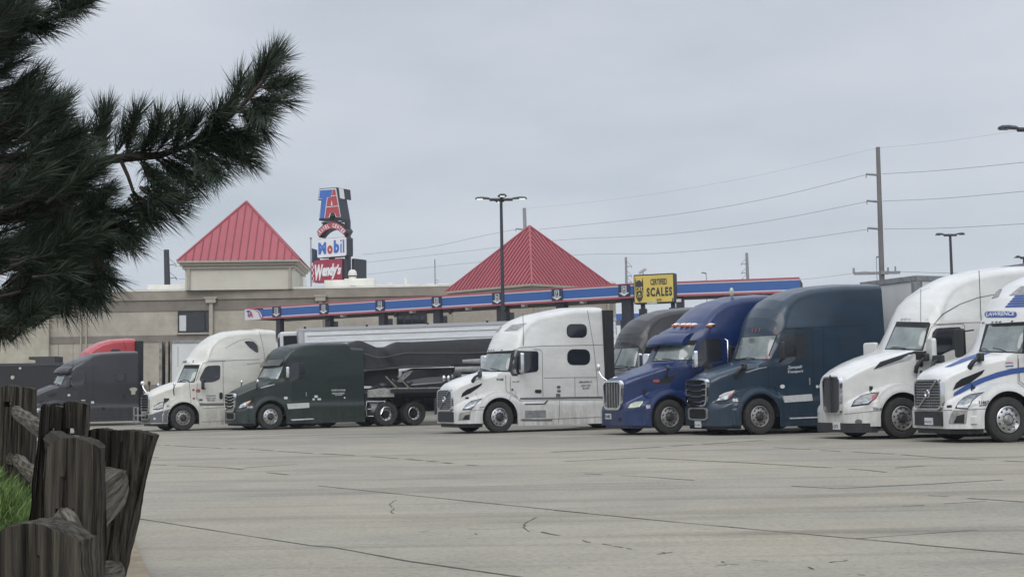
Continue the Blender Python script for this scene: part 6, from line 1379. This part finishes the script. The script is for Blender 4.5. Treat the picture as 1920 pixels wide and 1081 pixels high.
SPLIT = [(-.50, -.30), (-.12, -.52), (.46, -.40), (.55, .10), (.30, .50), (-.30, .44)]      # cross-section of a split log
def railing(p0, p1, w0=.11, h0=.13, seed=0, m='rail', taper=.6, name='rail', tip=.35):
    """p0 is the far end (its thin tip goes into the slot), p1 the near end; built along its own x axis so the grain runs with it"""
    d = p1-p0; L = d.length; dn = d.normalized(); s_ = dn.cross(Vector((0, 0, 1))).normalized(); up = s_.cross(dn); n = max(14, int(L/.04)); vs = []; sec = []
    for (a, b), (c, e) in zip(SPLIT, SPLIT[1:]+SPLIT[:1]): sec += [(a+(c-a)*q/4, b+(e-b)*q/4) for q in range(4)]
    K = len(sec)
    for i in range(n+1):
        f_ = i/n; tpr = tip+(1-tip)*min(1, f_*L/.35)**.8
        if f_ > .9: tpr *= 1-.25*(f_-.9)/.1
        for k, (a, b) in enumerate(sec):
            j_ = .05*mnoise.noise(Vector((k*1.7+seed, f_*L*1.5, 1))); gz = .012*mnoise.noise(Vector((f_*L*1.5, seed, 0)))
            vs.append(Vector((f_*L, (a+j_)*w0*tpr, (b+j_)*h0*tpr+gz)))
    fs = [(i*K+k, i*K+(k+1) % K, (i+1)*K+(k+1) % K, (i+1)*K+k) for i in range(n) for k in range(K)]+[tuple(range(K)), tuple(n*K+k for k in range(K-1, -1, -1))]
    mb = MB(); mb.add(vs, fs); o = mb.build(name, m, fence, 22); q = p0-FO
    o.matrix_local = Matrix(((dn.x, s_.x, up.x, q.x), (dn.y, s_.y, up.y, q.y), (dn.z, s_.z, up.z, q.z), (0, 0, 0, 1))); return o
post([(-26, 1000), (-30, 1400)], [(148, 1004), (154, 1100), (156, 1400)], [0, -6, -7, -4, 4, 12], 3.3, .17, seed=1, dome=1)
post([(80, 832), (73, 960), (70, 1330)], [(181, 838), (180, 940), (171, 1330)], [4, -2, -3, -2, 4], 4.6, .15, [(.28, .62, 952, 962)], seed=2, dome=1)
post([(163, 803), (158, 1000), (150, 1220)], [(208, 805), (206, 1000), (196, 1220)], [0, 0, 2], 6.05, .12, seed=3)
post([(203, 806), (196, 950), (178, 1081), (160, 1220)], [(283, 818), (272, 858), (259, 917), (245, 988), (223, 1081), (192, 1220)], [-2, 0, 2, 6], 5.9, .14, [(.22, .42, 892, 902)], seed=4)
post([(85, 762), (80, 1080)], [(118, 762), (116, 1080)], [2, -2, 0], 8.4, .12, [(.1, .5, 803, 812)], seed=5)
post([(116, 752), (112, 1080)], [(160, 757), (154, 1080)], [-1, 0, 3], 8.3, .13, [(.12, .5, 803, 813)], seed=6)
post([(77, 757), (53, 960), (44, 1060)], [(88, 758), (79, 950), (70, 1060)], [0, 0], 8.15, .1, seed=7)
post([(-4, 722), (-10, 960)], [(30, 724), (17, 960)], [4, 0, 0], 12.6, .16, [(.35, .75, 752, 760)], seed=8)
post([(32, 725), (27, 960)], [(60, 727), (56, 960)], [0, 0, 2], 12.5, .16, [(.1, .5, 848, 853)], seed=9)
post([(-60, 716), (-66, 960)], [(-24, 718), (-30, 960)], [0, 0, 2], 15.5, .16, seed=10)
railing(at(28, 770, 12.6), at(104, 822, 8.4), .08, .11, 1); railing(at(30, 858, 12.5), at(100, 922, 8.4), .08, .11, 2)
railing(at(92, 820, 8.45), at(212, 905, 6.1), .12, .14, 3, 'post'); railing(at(128, 820, 8.3), at(200, 1000, 6.0), .10, .12, 7, 'post')
railing(at(233, 900, 5.95), at(140, 985, 4.72), .10, .19, 4, tip=.45); railing(at(118, 968, 4.68), at(166, 1062, 3.6), .07, .09, 5, tip=.8)
railing(at(-60, 755, 15.5), at(30, 770, 12.6), .10, .14, 6); railing(at(-60, 835, 15.5), at(20, 860, 12.6), .10, .14, 8)
railing(at(228, 1075, 5.95), at(150, 1100, 4.7), .10, .14, 9); railing(at(96, 815, 8.36), at(106, 826, 8.2), .14, .07, 10, tip=.8); railing(at(128, 822, 8.27), at(146, 828, 8.1), .2, .06, 11, tip=.8)

# ---------------------------------------------------------------- pine
M['bark'] = mat('pine_bark', (.055, .042, .034), .9, noise=.5, nscale=12, bump=.8, bscale=14)
M['needle'] = leafmat('pine_needles', (.016, .030, .021), (.058, .078, .050), .45)
PB = at(-560, 900, 6.0); PB.z = bank_z(PB.x, PB.y)-.05
pine = empty('pine_tree', PB, 'dark long-needled pine reaching into the picture from the left', 'tree'); PO = PB.copy()
rng = random.Random(77)
tk = MB(); top_ = at(-430, -900, 6.4); tk.tube([Vector((0, 0, 0)), (at(-540, 500, 6.1)-PO), (at(-500, 0, 6.2)-PO), top_-PO], [.19, .16, .13, .06], 12); tk.build('trunk', 'bark', pine, 60)
limbs = MB(); NV = []; NF = []
def rv(): return Vector((rng.gauss(0, 1), rng.gauss(0, 1), rng.gauss(0, 1))).normalized()
def needles(p0, p1, n, nl=.122, a0=.1):
    d = (p1-p0); L = d.length; dn = d.normalized()
    for k in range(n):
        f_ = a0+(1-a0)*rng.random()**.8; c = p0+d*f_
        r_ = rv(); r_ = (r_-dn*r_.dot(dn)).normalized(); ang = R(rng.uniform(15, 42)) if f_ < .93 else R(rng.uniform(2, 30))
        nd_ = (dn*math.cos(ang)+r_*math.sin(ang)); ln = nl*rng.uniform(.75, 1.12); e_ = c+nd_*ln+Vector((0, 0, -.006)); m_ = c+nd_*ln*.5+r_*.004
        w_ = dn.cross(nd_)
        if w_.length < .01: w_ = rv()
        w_ = (w_.normalized()*.6+rv()*.5).normalized()*.0015
        b2 = len(NV); NV.extend([c-w_-PO, c+w_-PO, m_+w_*.9-PO, m_-w_*.9-PO, e_-PO]); NF.extend([(b2, b2+1, b2+2, b2+3), (b2+3, b2+2, b2+4)])
def shoot(b, tip, n=None, nl=.122, r=.006):
    """twig from b to tip (world points) slightly curved, needles along it"""
    mid = b.lerp(tip, .5)+Vector((0, 0, -.03*(tip-b).length)); limbs.tube([b-PO, mid-PO, tip-PO], [r, r*.75, r*.5], 5)
    L = (tip-b).length; n = n or int(L*520)+45; needles(b, mid, int(n*.42), nl); needles(mid, tip, int(n*.58), nl, 0)
main = [(-560, 330, 6.1), (-300, 340, 5.9), (-80, 325, 5.6), (60, 316, 5.5), (150, 304, 5.5), (235, 296, 5.5), (300, 291, 5.5), (345, 275, 5.5), (385, 255, 5.48), (425, 225, 5.45), (460, 192, 5.42), (490, 155, 5.4), (505, 125, 5.4)]
limbs.tube([at(*p)-PO for p in main], [.05, .045, .034, .026, .022, .018, .015, .012, .010, .009, .008, .007, .005], 8)
def onmain(x):
    P = [p for p in main]; return at(x, interp([(p[0], p[1]) for p in P], x), interp([(p[0], p[2]) for p in P], x))
# shoots along the main limb: (tip x, tip y, base x)
for (tx, ty, bx_) in ((200, 215, 150), (170, 250, 120), (212, 205, 165), (235, 240, 190), (320, 235, 262), (305, 215, 250), (280, 250, 235), (350, 225, 290), (375, 218, 310), (340, 250, 300), (405, 205, 345), (395, 230, 330), (428, 190, 370), (420, 215, 365), (455, 160, 405), (468, 140, 430), (485, 125, 452), (500, 112, 478), (512, 108, 490), (523, 120, 496), (526, 145, 490), (528, 165, 478), (520, 185, 470), (516, 205, 460),
    (500, 225, 440), (492, 245, 425), (478, 262, 405), (462, 280, 395), (440, 275, 375), (430, 300, 360), (405, 292, 345), (385, 315, 330), (452, 250, 410), (470, 215, 430), (400, 265, 350), (365, 300, 315), (350, 330, 300), (330, 310, 280), (300, 340, 255), (270, 265, 215), (255, 225, 205), (450, 305, 385), (415, 325, 350), (372, 345, 310), (320, 360, 262)):
    for j in range(2):
        if ty < 262 and tx < 500: bx_ = .45*bx_+.55*(tx-12)
        b = onmain(bx_+rng.uniform(-8, 8)); t2 = at(tx+rng.gauss(0, 9), ty+rng.gauss(0, 9), 5.45+rng.gauss(0, .13)); b = b.lerp(t2, .25 if j else 0); shoot(b, t2, r=.004)
# drooping secondary limbs below the main one
sec1 = [(225, 297, 5.5), (240, 330, 5.45), (252, 365, 5.4), (290, 385, 5.38), (325, 392, 5.35)]; sec2 = [(30, 320, 5.5), (80, 350, 5.4), (120, 385, 5.35), (140, 430, 5.3), (170, 470, 5.28), (195, 505, 5.25)]; sec3 = [(120, 385, 5.35), (180, 400, 5.3), (230, 430, 5.3), (262, 445, 5.3)]; sec4 = [(-60, 40, 5.6), (20, 30, 5.5), (90, 20, 5.5), (150, 5, 5.5)]
for S_, r0 in ((sec1, .009), (sec2, .014), (sec3, .009), (sec4, .012)): limbs.tube([at(*p)-PO for p in S_], [r0*(1-.12*i) for i in range(len(S_))], 6)
for (tx, ty, bx_, by_) in ((290, 395, 252, 360), (318, 398, 270, 375), (335, 380, 290, 380), (275, 405, 245, 370), (300, 365, 262, 350), (250, 440, 215, 420), (262, 430, 225, 425), (240, 455, 200, 425), (225, 400, 185, 392), (215, 470, 180, 460), (205, 500, 180, 480), (200, 530, 175, 490), (180, 555, 160, 500), (232, 415, 190, 405), (150, 575, 120, 520), (115, 580, 85, 530), (60, 588, 40, 540), (28, 615, 8, 575), (10, 630, -20, 590), (175, 540, 145, 500), (120, 25, 70, 30), (150, 8, 100, 20), (95, 48, 50, 35), (130, -15, 90, 5), (170, -12, 130, 2), (60, 60, 20, 45)):
    for j in range(2): shoot(at(bx_+rng.gauss(0, 5), by_+rng.gauss(0, 5), 5.35+rng.gauss(0, .1)), at(tx+rng.gauss(0, 9), ty+rng.gauss(0, 8), 5.35+rng.gauss(0, .15)))
# the dense mass of the crown near the trunk: right-hand limit of the shoots by picture height
edge = [(-140, 40), (-20, 60), (30, 70), (80, 60), (110, 78), (150, 105), (190, 128), (230, 160), (290, 195), (350, 210), (400, 225), (450, 222), (500, 190), (550, 158), (580, 90), (600, 20), (625, -20), (680, -70)]
cnt = 0
while cnt < 500:
    y = rng.uniform(-160, 640); xm = interp(edge, y)-10
    x = xm-abs(rng.gauss(0, 1))*170*(.25+rng.random()) if rng.random() < .75 else rng.uniform(-420, xm)
    if x < -460: continue
    Yd = rng.uniform(4.9, 6.9); tip = at(x, y, Yd)
    # shoots leave the trunk outwards and turn up a little
    src = Vector((PO.x, PO.y, tip.z-.25)); d = (tip-src).normalized()+Vector((0, 0, .25))+rv()*.45; d.normalize(); b = tip-d*rng.uniform(.16, .34)
    shoot(b, tip, int(rng.uniform(120, 200))); cnt += 1
for k in range(26):
    y = rng.uniform(-100, 560); e_ = at(interp(edge, y)-rng.uniform(40, 160), y, rng.uniform(5.1, 6.5)); src = Vector((PO.x+.1, PO.y, e_.z-rng.uniform(.1, .4)))-PO
    m_ = (e_-PO)*.5+src*.5+Vector((0, 0, -.05)); limbs.tube([src, m_, e_-PO], [.03, .02, .01], 6)
limbs.build('branches', 'bark', pine, 60)
me = bpy.data.meshes.new('needles'); me.from_pydata(NV, [], NF); me.update(); link('needles', me, 'needle', pine)
print('NEEDLES', len(NF)//2)

# ---------------------------------------------------------------- moist air over the lot
hm_ = bpy.data.materials.new('haze'); hm_.use_nodes = True; ht = hm_.node_tree; ht.nodes.clear()
ho = ht.nodes.new('ShaderNodeOutputMaterial'); hv = ht.nodes.new('ShaderNodeVolumePrincipled'); hv.inputs['Color'].default_value = (.86, .92, 1, 1); hv.inputs['Density'].default_value = .00042; hv.inputs['Anisotropy'].default_value = .2
ht.links.new(hv.outputs[0], ho.inputs['Volume'])
mb = MB(); mb.box(-1510, 1510, -1510, 1510, -1, 26); props(mb.build('haze', hm_), kind='stuff')
